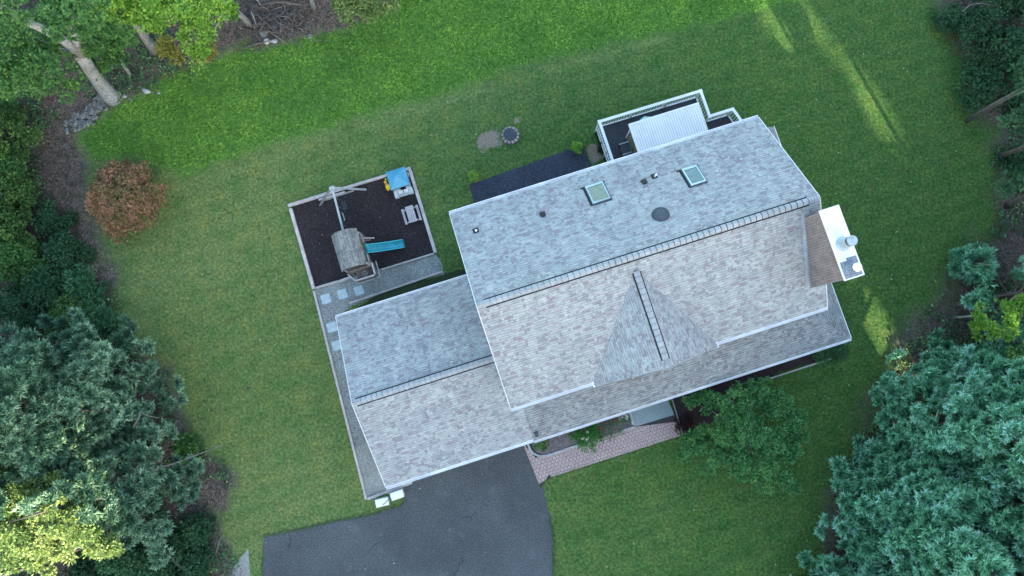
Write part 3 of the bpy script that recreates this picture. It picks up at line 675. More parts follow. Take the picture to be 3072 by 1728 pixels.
for (u_, v0_, z0_, v1_, z1_) in ((uW-.015, vS, zE, vR, zR), (uW-.015, vN, zE, vR, zR), (uE+.015, vS, zE, vR, zR), (uE+.015, vN, zE, vR, zR), (-9.015, -4.94, gz, gv, gr_), (-9.015, 5.05, gz, gv, gr_)):
    hp('rake_trim', MB(HF).beam((u_, v0_, z0_-.06), (u_, v1_, z1_-.06), .03, .14), M_white)
hp('rake_trim', MB(HF).beam((pe+.02, -5.06, pz-.03), (pe+.02, 8.07, pz-.03), .04, .1), M_white)
fl = MB(HF); fl.box((-.9, 2.0, 4.2), (-.61, 2.1, 4.3)); 
hp('downspout', MB(HF).beam((-.05, -4.85, 2.98), (-.05, -4.6, 3.02), .22, .14), M_lead)
hp('downspout', MB(HF).beam((-9.12, -4.5, 0), (-9.12, -4.5, .35), .12, .12), M_dark)
# roof furniture
def zroof(v): return zR - sl_*abs(v-vR)
ang_n = math.atan(sl_)
def onN(u, v): return Matrix.Translation((u, v, zroof(v))) @ Matrix.Rotation(-ang_n, 4, 'X')
def skylight(u, v, wd, ln, glass):
    M = onN(u, v); f = MB(HF)
    f.box((-wd/2-.06, -ln/2-.06, .0), (wd/2+.06, ln/2+.06, .07), 0, M)
    s = hp('skylight', f, M_lead)
    f = MB(HF); h0, h1 = .07, .13
    f.box((-wd/2, -ln/2, h0), (wd/2, -ln/2+.07, h1), 0, M); f.box((-wd/2, ln/2-.13, h0), (wd/2, ln/2, h1+.02), 0, M)
    f.box((-wd/2, -ln/2+.07, h0), (-wd/2+.07, ln/2-.13, h1), 0, M); f.box((wd/2-.07, -ln/2+.07, h0), (wd/2, ln/2-.13, h1), 0, M)
    obj('frame', f, M_skf, s)
    obj('pane', MB(HF).box((-wd/2+.07, -ln/2+.07, .071), (wd/2-.07, ln/2-.13, .11), 0, M), glass, s)
    fl = MB(HF); fl.box((-wd/2-.25, ln/2+.0, .004), (wd/2+.12, ln/2+.10, .02), 0, M); fl.box((-wd/2-.14, -ln/2-.05, .004), (-wd/2-.061, ln/2, .02), 0, M); obj('flashing', fl, M_dark, s)
skylight(6.88, 6.65, .98, 1.28, M_glass); skylight(11.87, 5.92, .82, 1.24, M_glass2)
def hit_roof(x, y):
    z = 7.0
    for _ in range(30):
        p = HFI @ D(x, y, z); z = zroof(p.y)
    return p.x, p.y
def on_n(name, x, y, fn): u, v = hit_roof(x, y); return fn(u, v)
u, v = hit_roof(1662, 540); M = onN(u, v)
mb = MB(HF); b0 = MB(); b0.lathe((0, 0, 0), [(.46, .01), (.44, .05), (.40, .13), (.30, .2), (.22, .23), (.14, .25), (.05, .24)], 24); mb.add(b0.v, b0.f, 0, M); hp('attic_fan_dome', mb, M_lead, smooth=True)
for (x, y) in ((1366, 541), (1621, 459)):
    u, v = hit_roof(x, y); M = onN(u, v); mb = MB(HF); mb.box((-.11, -.12, 0), (.11, .12, .09), 0, M); mb.box((-.13, -.16, .09), (.13, .14, .12), 0, M); mb.box((-.16, .0, .003), (.16, .2, .012), 0, M); hp('roof_vent', mb, M_black)
for (x, y, lean) in ((1198, 581, 0), (1647, 444, 0)):
    u, v = hit_roof(x, y); z = zroof(v); mb = MB(HF); mb.lathe((u, v, z-.08), [(.15, .0), (.13, .06), (.075, .16)], 14); M = onN(u, v); mb.box((-.18, -.14, .003), (.14, .2, .014), 0, M)
    pv = hp('vent_pipe', mb, M_black); obj('pipe', MB(HF).tube([(u, v, z), (u, v, z+(.22 if x < 1300 else .4))], .06, 12), M_white, pv, smooth=False)
# chimney
ct = 10.2; mb = MB(HF); mb.box((15.9, -1.46, 4.0), (16.84, 1.97, ct-.05)); ch = hp('chimney', mb, M_cedar)
mb = MB(HF); mb.box((15.86, -1.50, ct-.05), (16.88, 2.01, ct)); obj('cap', mb, M_cap, ch, bevel=.01)
mb = MB(HF)
for k in range(26): vv = -1.46+k*.132; mb.box((15.885, vv, 6.0), (15.899, vv+.012, ct-.06))
obj('siding_joint', mb, M_barkd, ch)
mb = MB(HF)
for k in range(14):
    v0 = -1.46 + k*.245; v1 = v0+.26; za = zroof(v0); mb.add([(15.74, v0, za+.015), (15.90, v0, za+.03), (15.90, v1, zroof(v1)+.03), (15.74, v1, zroof(v1)+.015), (15.885, v0, za+.2), (15.885, v1, zroof(v1)+.17)], [(0,1,2,3), (1,4,5,2)])
obj('step_flashing', mb, M_curb, ch)
mb = MB(HF); mb.box((15.94, -1.44, ct+.002), (16.8, -.62, ct+.006)); mb.box((16.3, -.7, ct+.002), (16.8, -.5, ct+.0055)); obj('stained_sheet', mb, M_stain, ch)
for (x, y, r, h, mt) in ((2120.5, 613, .24, .95, M_galv), (2141.5, 676, .21, .62, M_cap)):
    p = HFI @ D(x, y, ct); fl_ = obj('flue', MB(HF).lathe((p.x, p.y, ct+.005), [(r*1.45, 0), (r*1.4, .05), (r*1.05, .08), (r*.98, h*.75)], 24), M_galv if r > .22 else M_stain, ch, smooth=False)
    obj('flue_cap', MB(HF).lathe((p.x, p.y, ct+h*.72), [(r*.8, 0), (r*.8, h*.14), (r*1.02, h*.14), (r*1.02, h*.24), (r*.9, h*.28)], 24), mt, fl_)
    obj('flue_band', MB(HF).lathe((p.x, p.y, ct+h*.74), [(r*1.0, 0), (r*1.0, h*.08)], 24), M_dark, fl_)

# ------------------------------------------------------------------ deck
dz0 = .84; rt = 1.92
def hfp(x, y, z): p = HFI @ P(x, y, z); return (p.x, p.y)
dk_o = [hfp(1785, 375, rt), ]
nw = (9.18, 11.78); ne = (15.80, 11.74); inn = hfp(2130, 344, rt); inn = (15.80, inn[1]); e1 = hfp(2199, 318, rt); e1 = (e1[0], inn[1]); e2 = hfp(2231, 365, rt); sw = (9.18, 7.8)
deck = thing('deck', 'raised back deck with dark grey boards and white baluster railing', 'deck', H(12.5, 9.7), HA)
mb = MB(HF); 
k = 9.25; 
while k < 15.74: mb.box((k, 7.76, dz0-.04), (min(k+.138, 15.75), 11.7, dz0)); k += .144
while k < e2[0]-.0:
    vtop = e1[1]-.05 if k < e1[0]-.1 else e1[1]-.05-(k-e1[0]+.1)*1.6
    if vtop > 7.9: mb.box((k, 7.76, dz0-.04), (k+.138, vtop, dz0))
    k += .144
obj('deck_boards', mb, M_deck, deck)
mb = MB(HF); mb.box((9.2, 7.76, dz0-.26), (9.24, 11.75, dz0-.045)); mb.box((9.24, 11.70, dz0-.26), (15.76, 11.75, dz0-.045)); mb.box((15.72, e1[1], dz0-.26), (15.76, 11.7, dz0-.045)); mb.box((15.761, e1[1]-.05, dz0-.26), (e1[0], e1[1], dz0-.045)); obj('rim_board', mb, M_white, deck)
pl = [sw, nw, ne, inn, e1, e2]
cen = Vector((12.5, 9.4, 0))
rail_top = MB(HF); bal = MB(HF); low = MB(HF)
def seg(a, b_, inward):
    a = Vector((*a, 0)); b_ = Vector((*b_, 0)); d = (b_-a).normalized(); L = (b_-a).length; nrm = Vector(inward)
    mid_ = nrm*.08
    rail_top.beam(a + mid_ + Vector((0, 0, rt-.02)) - d*.02, b_ + mid_ + Vector((0, 0, rt-.02)) + d*.02, .17, .045)
    low.beam(a + nrm*.10 + Vector((0, 0, dz0+.09)), b_ + nrm*.10 + Vector((0, 0, dz0+.09)), .07, .05)
    n = int(L/.17)
    for i in range(1, n): p = a + d*(L*i/n) + nrm*.09; bal.box((p.x-.019, p.y-.019, dz0+.1), (p.x+.019, p.y+.019, rt-.04))
seg(sw, nw, (1, 0, 0)); seg(nw, ne, (0, -1, 0)); seg(ne, inn, (-1, 0, 0)); seg((inn[0]-.16, inn[1]), e1, (0, -1, 0))
dd_ = Vector((e2[0]-e1[0], e2[1]-e1[1], 0)).normalized(); e3 = (e2[0]+dd_.x*1.2, e2[1]+dd_.y*1.2); seg(e1, e3, (dd_.y, -dd_.x, 0))
obj('handrail', rail_top, M_white, deck); obj('railing', low, M_white, deck); b_o = obj('balusters', bal, M_white, deck); b_o['kind'] = 'stuff'
for (u, v) in ((9.27, 11.69), (11.4, 11.69), (13.6, 11.69), (15.71, 11.65), (15.71, inn[1]-.09), (e1[0]-.09, e1[1]-.09), (9.27, 8.3), (9.27, 10.0)):
    po = obj('post', MB(HF).box((u-.06, v-.06, 0), (u+.06, v+.06, rt-.05)), M_white, deck)
    if (u, v) not in ((11.4, 11.69), (13.6, 11.69), (9.27, 8.3), (9.27, 10.0)): obj('post_cap', MB(HF).box((u-.10, v-.10, rt-.045), (u+.10, v+.10, rt+.008)), M_white, po)
mb = MB(HF)
for k in range(24): mb.beam((9.215, 7.9+k*.16, 0.02), (9.215, 7.9+k*.16+.0, dz0-.27), .03, .09)
obj('skirt', mb, M_dark, deck)

can = thing('patio_canopy', 'white ribbed aluminium canopy standing over the deck', 'canopy', H(12.7, 9.4, dz0), HA)
mb = MB(HF); cu0, cu1, cv1, cz = 10.62, 14.86, 10.62, 3.02
n = 29
for i in range(n):
    a = cu0 + (cu1-cu0)*i/n; wd_ = (cu1-cu0)/n
    mb.box((a+.002, 7.76, cz), (a+wd_*.68, cv1, cz+.05)); mb.box((a+wd_*.70, 7.76, cz-.012), (a+wd_-.002, cv1, cz+.0), 1)
M_can = speckled('canopy_white', (.84,.85,.83), (.92,.92,.90), 10, .4, 1, .05, amount=.08)
obj('ribbed_roof', mb, [M_can, M_can], can)
mb = MB(HF); mb.box((cu0-.05, cv1, cz-.1), (cu1+.05, cv1+.09, cz+.05)); mb.box((cu0-.05, 7.76, cz-.1), (cu0, cv1, cz+.045)); mb.box((cu1, 7.76, cz-.1), (cu1+.05, cv1, cz+.045)); obj('edge_trim', mb, M_can, can)
for u in (cu0+.15, cu1-.15): obj('post', MB(HF).box((u-.04, cv1-.12, dz0), (u+.04, cv1-.04, cz-.02)), M_white, can)

def armchair(u, v, rot, label):
    t = thing('armchair', label, 'chair', H(u, v, dz0), HA+rot); M = HF @ Matrix.Translation((u, v, dz0)) @ Matrix.Rotation(rot, 4, 'Z')
    B = lambda *bx: (lambda mb: [mb.box(a, b_, 0, M) for a, b_ in bx] and mb)(MB(WF))
    obj('seat_cushion', B(((-.28, -.28, .28), (.28, .28, .42))), M_cush, t, bevel=.03)
    obj('backrest', B(((.22, -.28, .42), (.34, .28, .85))), M_cush, t, bevel=.03)
    for s in (-1, 1): obj('armrest', B(((-.34, s*.34-.035, .56), (.30, s*.34+.035, .60))), M_curb, t)
    for sx_ in (-.27, .27):
        for sy in (-.34, .34): obj('leg', B(((sx_-.025, sy-.025, 0), (sx_+.025, sy+.025, .56))), M_dark, t)
cpos = HFI @ D(1577, 372, 1.4); armchair(cpos.x-.05, cpos.y, 0, 'dark slate cushioned patio armchair with pale arms on the deck')
wp_ = HFI @ D(1606, 370, 1.5); t = thing('wicker_sofa', 'tan wicker bench half hidden under the white canopy', 'bench', H(wp_.x, wp_.y, dz0), HA)
M = Matrix.Translation((wp_.x, wp_.y, dz0))
obj('seat', MB(HF).box((-.3, -.95, .12), (.45, .95, .55), 0, M), M_wick, t, bevel=.02); obj('backrest', MB(HF).box((-.36, -.95, .1), (-.3, .95, .78), 0, M), M_wick, t)
obj('side_panel', MB(HF).box((-.36, .95, .1), (.45, 1.0, .6), 0, M), M_wick, t)
for a, b_ in ((-.3, -.9), (.4, -.9), (-.3, .9), (.4, .9)): obj('leg', MB(HF).box((a-.03, b_-.03, 0), (a+.03, b_+.03, .12), 0, M), M_dark, t)
t = thing('patio_umbrella', 'pale green patio umbrella whose edge shows beyond the canopy', 'umbrella', H(11.75, 10.05, dz0), HA)
M = Matrix.Translation((11.75, 10.05, dz0)); c0 = MB(HF); b0 = MB(); b0.lathe((0, 0, 0), [(.95, 1.75), (.6, 1.88), (.25, 1.96), (.03, 2.0)], 8); c0.add(b0.v, b0.f, 0, M); obj('canopy', c0, M_para, t); obj('pole', MB(HF).tube([M @ Vector((0, 0, 0)), M @ Vector((0, 0, 1.98))], .02, 8), M_white, t); obj('foot', MB(HF).lathe(M @ Vector((0, 0, 0)), [(.22, 0), (.2, .05), (.05, .08)], 16), M_black, t)

# ------------------------------------------------------------------ play area (things resting on it)
def timber(label, a, b_, wd=.15, ht=.16):
    d = Vector((*b_, 0)) - Vector((*a, 0)); mb = MB(HF); mb.beam((a[0], a[1], ht/2+.01), (b_[0], b_[1], ht/2+.01), wd, ht)
    o = obj('landscape_timber', mb, M_timber, bevel=.01); setp(o, label, 'timber', 'timbers edging the play area'); return o
timber('bleached timber along the left side of the play area, next to open lawn', (-10.42, 12.78), (-10.43, 7.5), .2)
timber('bleached timber along the back of the play area under the swing frame', (-10.52, 12.98), (-7.6, 12.98), .2)
timber('bleached timber behind the blue roofed playhouse', (-7.58, 12.99), (-2.55, 12.97), .17)
timber('short loose timber lying doubled inside the back edge by the swing frame', (-8.6, 12.77), (-6.9, 12.76), .12, .12)
timber('bleached timber along the house side of the play area beside the picnic table', (-2.62, 12.87), (-2.63, 7.36), .2)
timber('low timber between black mulch and gravel from the tower to the picnic table corner', (-6.1, 7.38), (-2.74, 7.36), .1, .12)
timber('low timber between black mulch and gravel at the left corner', (-10.3, 7.52), (-8.9, 7.5), .13, .12)
timber('short pale timber block at the foot of the play tower', (-8.85, 7.45), (-8.0, 7.5), .16, .2)
timber('long grey timber edging the gravel path against the left lawn', (-10.47, 7.4), (-10.95, -5.6), .14, .1)
timber('long weathered timber edging gravel beside the dark strip behind the garage', (-8.6, 5.98), (-2.6, 6.12), .12, .1)
timber('grey timber closing the lower end of the concrete pad by the white boxes', (-10.85, -5.62), (-8.05, -5.5), .16, .12)
for i, (x, y, s, lab) in enumerate(((820, 752, .6, 'pale blue stepping stone nearest the left corner of the play area'), (862, 740, .6, 'pale blue stepping stone, middle of the row of three below the play tower'), (903, 731, .58, 'pale blue stepping stone at the house end of the row of three'), (835, 823, .62, 'pale blue stepping stone beside the back corner of the garage roof'), (848, 869, .6, 'pale blue stepping stone half under the garage roof edge, lowest of all five'))):
    p = HFI @ D(x, y); n = 14; 
    pol = []
    for k in range(n*2):
        a = 2*math.pi*k/(n*2); rr = s*.5/max(abs(math.cos(a)), abs(math.sin(a)))*random.uniform(.93, 1.0); rr = min(rr, s*.63)
        pol.append((p.x + rr*math.cos(a), p.y + rr*math.sin(a), .045))
    o = obj('stepping_stone', MB(HF).slab(pol, .03, 0, 0), M_step); setp(o, lab, 'stepping stone', 'pale stepping stones in the gravel')

nc = 1500; uvp = np.stack([rng.uniform(-10.3, -2.8, nc), rng.uniform(7.55, 12.8, nc)], 1); A_ = np.array([H(u, v, .04)[:] for u, v in uvp])
o = leaf_mesh('mulch_chips', A_, rng.normal(size=(nc, 3))*np.array([1, 1, .15]), .07*rng.uniform(.5, 1.6, nc), .03, rng.uniform(0, 1, nc)**3, leaf_mat('mulch_chip', [(0, (.03, .025, .025)), (.6, (.12, .09, .085)), (1, (.4, .37, .34))]), None, (0, 0, 0)); setp(o, 'loose pale chips lying on the black mulch', None, None, 'stuff')
# play tower with swing beam and slide
tc = HFI @ P(1052, 752, 2.7)
ps_ = thing('play_set', 'grey wooden play tower with shingled roof, swing beam and teal slide', 'play set', H(tc.x, tc.y), HA)
T = lambda *bx: (lambda mb: [mb.box((tc.x+a[0], tc.y+a[1], a[2]), (tc.x+b_[0], tc.y+b_[1], b_[2])) for a, b_ in bx] and mb)(MB(HF))
M_psh = shingle_mat('playset_shake', [(0, (.22,.235,.225)), (.35, (.27,.28,.265)), (.6, (.19,.20,.19)), (.85, (.30,.31,.29))], row=.2, tab=.13, line=.7)
rw, rl = .78, 1.12; re, rz_ = 2.45, 3.05
mb = MB(HF); X, Y = tc.x-.12, tc.y+.12
for sg in (-1, 1):
    # a steeper lower skirt and a flatter upper half on each side
    for (x0, z0, x1, z1) in ((0, rz_, .42, 2.92), (.42, 2.92, rw, re)):
        q = [(X+sg*x0, Y-rl, z0), (X+sg*x0, Y+rl, z0), (X+sg*x1, Y+rl, z1), (X+sg*x1, Y-rl, z1)]
        if sg > 0: q.reverse()
        if (Vector(q[1])-Vector(q[0])).cross(Vector(q[2])-Vector(q[1])).z < 0: q.reverse()
        mb.slab(q, .04)
obj('roof', mb, [M_psh, M_pbrown], ps_, uv=True)
for x in (-.68, .68):
    for y in (-.95, .95): obj('post', T(((x-.05, y-.05, 0), (x+.05, y+.05, 2.5))), M_pwood, ps_)
fl_ = MB(HF)
for k in range(14): fl_.box((tc.x-.7, tc.y-1.0+k*.145, 1.35), (tc.x+.7, tc.y-1.0+k*.145+.13, 1.39))
obj('floor', fl_, M_pbrown, ps_)
for y0 in (-1.02, 1.0): obj('side_panel', T(((-.7, y0, 1.0), (.7, y0+.03, 2.0))), M_pbrown, ps_)
for (a, b_) in (((.74, -1.0), (.74, -.35)), ((.74, .45), (.74, 1.0))):
    mb = MB(HF); k = a[1]
    while k < b_[1]: mb.box((tc.x+.72, tc.y+k, 1.3), (tc.x+.75, tc.y+k+.06, 2.0)); k += .1
    mb.box((tc.x+.70, tc.y+a[1], 2.0), (tc.x+.78, tc.y+b_[1], 2.05)); obj('railing', mb, M_pwood, ps_)
# lower bay on the path side with the wheel
mb = MB(HF); mb.box((tc.x-.35, tc.y-1.62, 1.30), (tc.x+.85, tc.y-1.03, 1.34)); mb.box((tc.x-.35, tc.y-1.66, 1.0), (tc.x+.75, tc.y-1.62, 1.85)); mb.box((tc.x+.81, tc.y-1.62, 1.0), (tc.x+.85, tc.y-.8, 1.85)); obj('lookout_bay', mb, M_pbrown, ps_)
for p_, q_, w_ in (((-.4,-1.64,1.88),(.78,-1.64,1.88),.09),((.83,-1.6,1.88),(.83,-.9,1.88),.09),((-.42,-1.6,1.88),(-.72,-1.1,1.88),.07),((-.4,-1.72,1.1),(.95,-1.72,1.1),.06),((.95,-1.69,1.1),(.98,-.7,1.1),.06)): obj('bay_rail', MB(HF).beam((tc.x+p_[0], tc.y+p_[1], p_[2]), (tc.x+q_[0], tc.y+q_[1], q_[2]), w_, .04), M_ptop, ps_)
wb = MB(); wc = Vector((tc.x+.22, tc.y-1.35, 1.62)); wp = [(.15*math.cos(k*math.pi/8), .15*math.sin(k*math.pi/8), 0) for k in range(17)]
mb = MB(HF); mb.tube([wc + Vector(p) for p in wp], .018, 6, cap=False); mb.beam(wc + Vector((-.15, 0, 0)), wc + Vector((.15, 0, 0)), .03, .02); mb.beam(wc, wc + Vector((0, -.15, 0)), .03, .02); obj('steering_wheel', mb, M_ptop, ps_)
# slide: trough from the deck down to the mulch
s0 = HFI @ P(1098, 748, 1.42); s1 = HFI @ P(1213, 731, .12)
d = (s1 - s0); d.z = 0; L = d.length; d.normalize(); sd_ = Vector((-d.y, d.x, 0)); prof = []
for i in range(13):
    f = i/12; z = .12 + 1.3*(1 - f)**1.25 if f > .1 else 1.42; prof.append((s0 + d*L*f, z if f > .1 else 1.42 - f*.4))
mb = MB(HF); pv = []
for c, z in prof:
    for off, dzz in ((-.27, .17), (-.23, .17), (-.2, .02), (0, 0), (.2, .02), (.23, .17), (.27, .17)): q = c + sd_*off; pv.append((q.x, q.y, z+dzz))
fs = [[i*7+k, i*7+k+1, (i+1)*7+k+1, (i+1)*7+k] for i in range(12) for k in range(6)]
mb.add(pv, fs); sl_o = obj('slide', mb, M_slide, ps_, smooth=True)
md = sl_o.modifiers.new('solid', 'SOLIDIFY'); md.thickness = .02; 
for sg in (-1, 1):
    obj('slide_rim', MB(HF).tube([(c + sd_*sg*.25).xyz + Vector((0, 0, 0)) if False else Vector(((c + sd_*sg*.25).x, (c + sd_*sg*.25).y, z+.175)) for c, z in prof], .028, 6), M_teal_hi, sl_o, smooth=True)
# swing beam and its end frame
b0 = HFI @ P(995, 558, 2.35); b1 = HFI @ P(1033, 705, 2.35); b0.z = 2.35; b1.z = 2.35
obj('swing_beam', MB(HF).beam(b0, b1, .11, .11), M_ptop, ps_)
f0 = HFI @ P(960, 616, 0); f1 = HFI @ P(1098, 569, 0); tp = b0.lerp(b1, .05); bd = (b1-b0).normalized()
obj('frame_leg', MB(HF).beam((f0.x, f0.y, 0), (tp.x-.08, tp.y, 2.42), .1, .1), M_pwood, ps_); obj('frame_leg', MB(HF).beam((f1.x, f1.y, 0), (tp.x+.08, tp.y, 2.42), .1, .1), M_ptop, ps_)
q0 = Vector((f0.x, f0.y, 0)).lerp(Vector((tp.x, tp.y, 2.4)), .38); q1 = Vector((f1.x, f1.y, 0)).lerp(Vector((tp.x, tp.y, 2.4)), .38); obj('cross_brace', MB(HF).beam(q0 + bd*.08, q1 + bd*.08, .09, .05), M_pwood, ps_)
obj('bracket', MB(HF).box((tp.x-.16, tp.y-.09, 2.3), (tp.x+.16, tp.y+.09, 2.48)), M_ptop, ps_)
def swing(x, y, z, f_a, f_b, kind):
    s = HFI @ P(x, y, z); s.z = z; a = b0.lerp(b1, f_a); b_ = b0.lerp(b1, f_b); mb = MB(HF)
    if kind: mb.box((s.x-.1, s.y-.26, z), (s.x+.1, s.y+.26, z+.05)); mb.box((s.x+.08, s.y-.26, z), (s.x+.13, s.y+.26, z+.14)); mb.box((s.x-.1, s.y-.26, z), (s.x-.06, s.y+.26, z+.12))
    else: mb.tube([(s.x, s.y-.25, z), (s.x, s.y+.25, z)], .025, 6); 
    w_ = obj('swing', mb, M_lead if kind else M_ptop, ps_)
    obj('rope', MB(HF).tube([a, (s.x, s.y+.25, z+.03)], .013, 5), M_dead, w_); obj('rope', MB(HF).tube([b_, (s.x, s.y-.25, z+.03)], .013, 5), M_dead, w_)
swing(1033, 617, .55, .22, .42, 1); swing(1031, 650, .75, .55, .73, 0)
hb = HFI @ P(1086, 714, 1.5); he = HFI @ P(1121, 712, 1.5); obj('grab_arm', MB(HF).beam((hb.x-.1, hb.y, 1.6), (he.x, he.y, 1.3), .05, .05), M_timber, ps_); obj('grab_arm', MB(HF).beam((hb.x-.05, hb.y-.12, 1.2), (he.x-.25, he.y-.04, 1.28), .03, .03), M_timber, ps_)

# blue roofed playhouse
rcn = [HFI @ P(x, y, 1.35) for x, y in ((1154,516),(1214.5,495.4),(1232,553.6),(1171.6,573.4))]; pc = sum(rcn, Vector())/4; hu, hv = .60, .58
ph = thing('playhouse', 'small white plastic playhouse with blue hipped roof', 'playhouse', H(pc.x, pc.y), HA)
mb = MB(HF); a = [(pc.x-hu, pc.y-hv, 1.32), (pc.x+hu, pc.y-hv, 1.32), (pc.x+hu, pc.y+hv, 1.32), (pc.x-hu, pc.y+hv, 1.32)]; ap = (pc.x, pc.y, 1.9)
mb.add(a + [ap] + [(p[0], p[1], 1.26) for p in a], [(0,1,4),(1,2,4),(2,3,4),(3,0,4),(0,5,6,1),(1,6,7,2),(2,7,8,3),(3,8,5,0)])
for p in a: mb.beam(p, ap, .05, .03)
obj('roof', mb, M_pblue, ph)
wbx = lambda *bx: (lambda mb: [mb.box((pc.x+a[0], pc.y+a[1], a[2]), (pc.x+b_[0], pc.y+b_[1], b_[2])) for a, b_ in bx] and mb)(MB(HF))
obj('wall', wbx(((-.55,-.5,0),(-.5,.5,1.26)), ((.5,-.5,0),(.55,.5,1.26)), ((-.5,.45,0),(.5,.5,1.26)), ((-.5,-.5,0),(-.1,-.45,.7)), ((.25,-.5,0),(.5,-.45,.7))), M_pwhite, ph)
obj('counter', wbx(((-.58,-.86,.0),(-.34,-.51,.42)), ((.36,-.86,0),(.6,-.51,.42)), ((-.33,-.84,.1),(.35,-.66,.14))), M_pwhite, ph)
obj('shelf', wbx(((-.3,-.72,.36),(.0,-.52,.42)),), M_white, ph); obj('shelf', wbx(((.05,-.72,.36),(.33,-.52,.42)),), M_white, ph)
obj('shutter', wbx(((.555,.0,.35),(.62,.42,.9)),), M_pbrown, ph); obj('window_frame', wbx(((.63,.12,.55),(.65,.16,.8)), ((.63,.32,.55),(.65,.36,.8)), ((.63,.12,.8),(.65,.36,.84)), ((.63,.12,.5),(.65,.36,.549))), M_white, ph)
yp = HFI @ P(1157, 551, .5); mb = MB(HF)
for q, s in (((0, .12), .09), ((.03, -.2), .12), ((.07, .3), .05), ((-.02,-.32),.05)): mb.tube([(yp.x+q[0], yp.y+q[1], .0), (yp.x+q[0], yp.y+q[1], .45)], s, 8)
mb.box((yp.x-.02, yp.y-.38, .46), (yp.x+.18, yp.y-.1, .5)); obj('toy_tap', mb, M_yel, ph); obj('toy_basin', MB(HF).tube([(yp.x+.03, yp.y-.02, .1), (yp.x+.03, yp.y-.02, .5)], .09, 10), M_ora, ph)

# children's picnic table
pt = HFI @ P(1233, 642, .5); 
pk = thing('picnic_table', 'small weathered childrens picnic table with two benches', 'picnic table', H(pt.x, pt.y), HA)
B = lambda *bx: (lambda mb: [mb.box((pt.x+a[0], pt.y+a[1], a[2]), (pt.x+b_[0], pt.y+b_[1], b_[2])) for a, b_ in bx] and mb)(MB(HF))
obj('tabletop', B(*[((-.24+.125*k, -.52, .5), (-.24+.125*k+.112, .52, .53)) for k in range(4)]), M_picnic, pk)
for s in (-1, 1): obj('bench', B(((s*.46-.07, -.5, .27), (s*.46+.07, .5, .30))), M_picnic, pk)
for s in (-1, 1):
    obj('crossbar', B(((-.5, s*.42-.02, .22), (.5, s*.42+.02, .27))), M_picnic, pk)
    for e in (-1, 1): obj('leg', MB(HF).beam((pt.x+e*.42, pt.y+s*.38, 0), (pt.x+e*.15, pt.y+s*.38, .5), .04, .07), M_picnic, pk)

# fire pit
fc = D(1284, 341, .1); fp = thing('fire_pit', 'round fire pit ringed with pinkish blocks and covered by a dark lid', 'fire pit', (fc.x, fc.y, 0))
nb_ = 13
for i in range(nb_):
    a0 = 2*math.pi*i/nb_; a1 = a0 + 2*math.pi/nb_ - .10; pol = []
    for rr, aa in ((.38, a0), (.55, a0), (.575, (a0+a1)/2), (.55, a1), (.38, a1)): pol.append((fc.x + rr*math.cos(aa), fc.y + rr*math.sin(aa), .24 + .0))
    dz_ = random.uniform(-.02, .02); obj('block', MB().slab([(p[0], p[1], p[2]+dz_) for p in pol], .24, 0, 0), M_block, fp, bevel=.012)
obj('pit_bowl', MB().lathe((fc.x, fc.y, 0), [(.37, .02), (.37, .2), (.35, .2), (.33, .05)], 24), M_dark, fp)
obj('lid', MB().lathe((fc.x-.03, fc.y+.035, .255), [(.39, 0), (.395, .015), (.37, .03), (.25, .06), (.08, .075), (.07, .10), (.03, .105)], 28), M_lead, fp, smooth=True)

# pots on the patio corners
def potted(x, y, label, leafm, hgt):
    c = D(x, y, .03); t = thing('potted_plant', label, 'potted plant', c)
    obj('pot', MB().lathe(c, [(.2, 0), (.25, .3), (.28, .32), (.28, .36), (.24, .36), (.23, .30)], 16), M_terra, t)
    B_ = [(c.x+random.uniform(-.1, .1), c.y+random.uniform(-.05, .12), c.z+.42+hgt*k/5, .27) for k in range(5)]
    C, Nn, V = clump_points(B_, 200, 22, .1, .9); leaf_mesh('foliage', C, Nn, .11, .07, V, leafm, t, np.array(c))
potted(1195, 452, 'leafy lime green plant in pot at the left corner of dark patio', L_bright, .5)
potted(1451, 377, 'low round green plant in pot at the deck side corner of dark patio', L_bright, .15)
# white boxes by the drive
for i, (x, y, rt_, lab) in enumerate(((1146, 1507, -.12, 'white lidded box with a hose across it, nearest the left lawn'), (1191, 1485, .02, 'white lidded box by the drive edge, nearer the garage'))):
    c = P(x, y, .4); t = thing('storage_box', lab, 'storage box', (c.x, c.y, 0), HA+rt_*.6, 'white boxes beside the drive'); M = Matrix.Translation((c.x, c.y, 0)) @ Matrix.Rotation(HA+rt_*.6, 4, 'Z')
    obj('body', MB().box((-.36, -.2, 0), (.36, .2, .36), 0, M), M_cap, t, bevel=.02)
    obj('lid', MB().box((-.39, -.24, .362), (.39, .22, .42), 0, M), M_cap, t, bevel=.03)
    obj('rim', MB().box((-.39, .23, .3), (.39, .26, .36), 0, M), M_galv, t)
    for e in (-1, 1): obj('handle', MB().box((e*.42-.02, -.06, .3), (e*.42+.02, .06, .33), 0, M), M_galv, t)
a = P(1149, 1515, .45); b_ = P(1168, 1497, .44); e = P(1176, 1492, .03)
o = obj('garden_hose', MB().tube([a, b_, e, e + Vector((.35, .12, 0))], .02, 8), M_stone, smooth=True); setp(o, 'thin grey hose running over the left white box onto gravel', 'hose')
o = obj('drain_box', MB(HF).box((-9.42, -4.0, .02), (-9.2, -3.85, .16)), M_black, bevel=.01); setp(o, 'small black box on the pad beside the garage corner', 'box')
c = P(1797, 452, 0); c1 = P(1806, 428, .75)
t = thing('dark_planter_stake', 'dark upright garden post standing by the deck corner', 'garden post', c); obj('shaft', MB().tube([c, c.lerp(c1, .5), c1], [.11, .10, .09], 8), M_dark, t); obj('top', MB().lathe(c1, [(.10, -.02), (.08, .04), (.02, .06)], 10), M_dark, t)
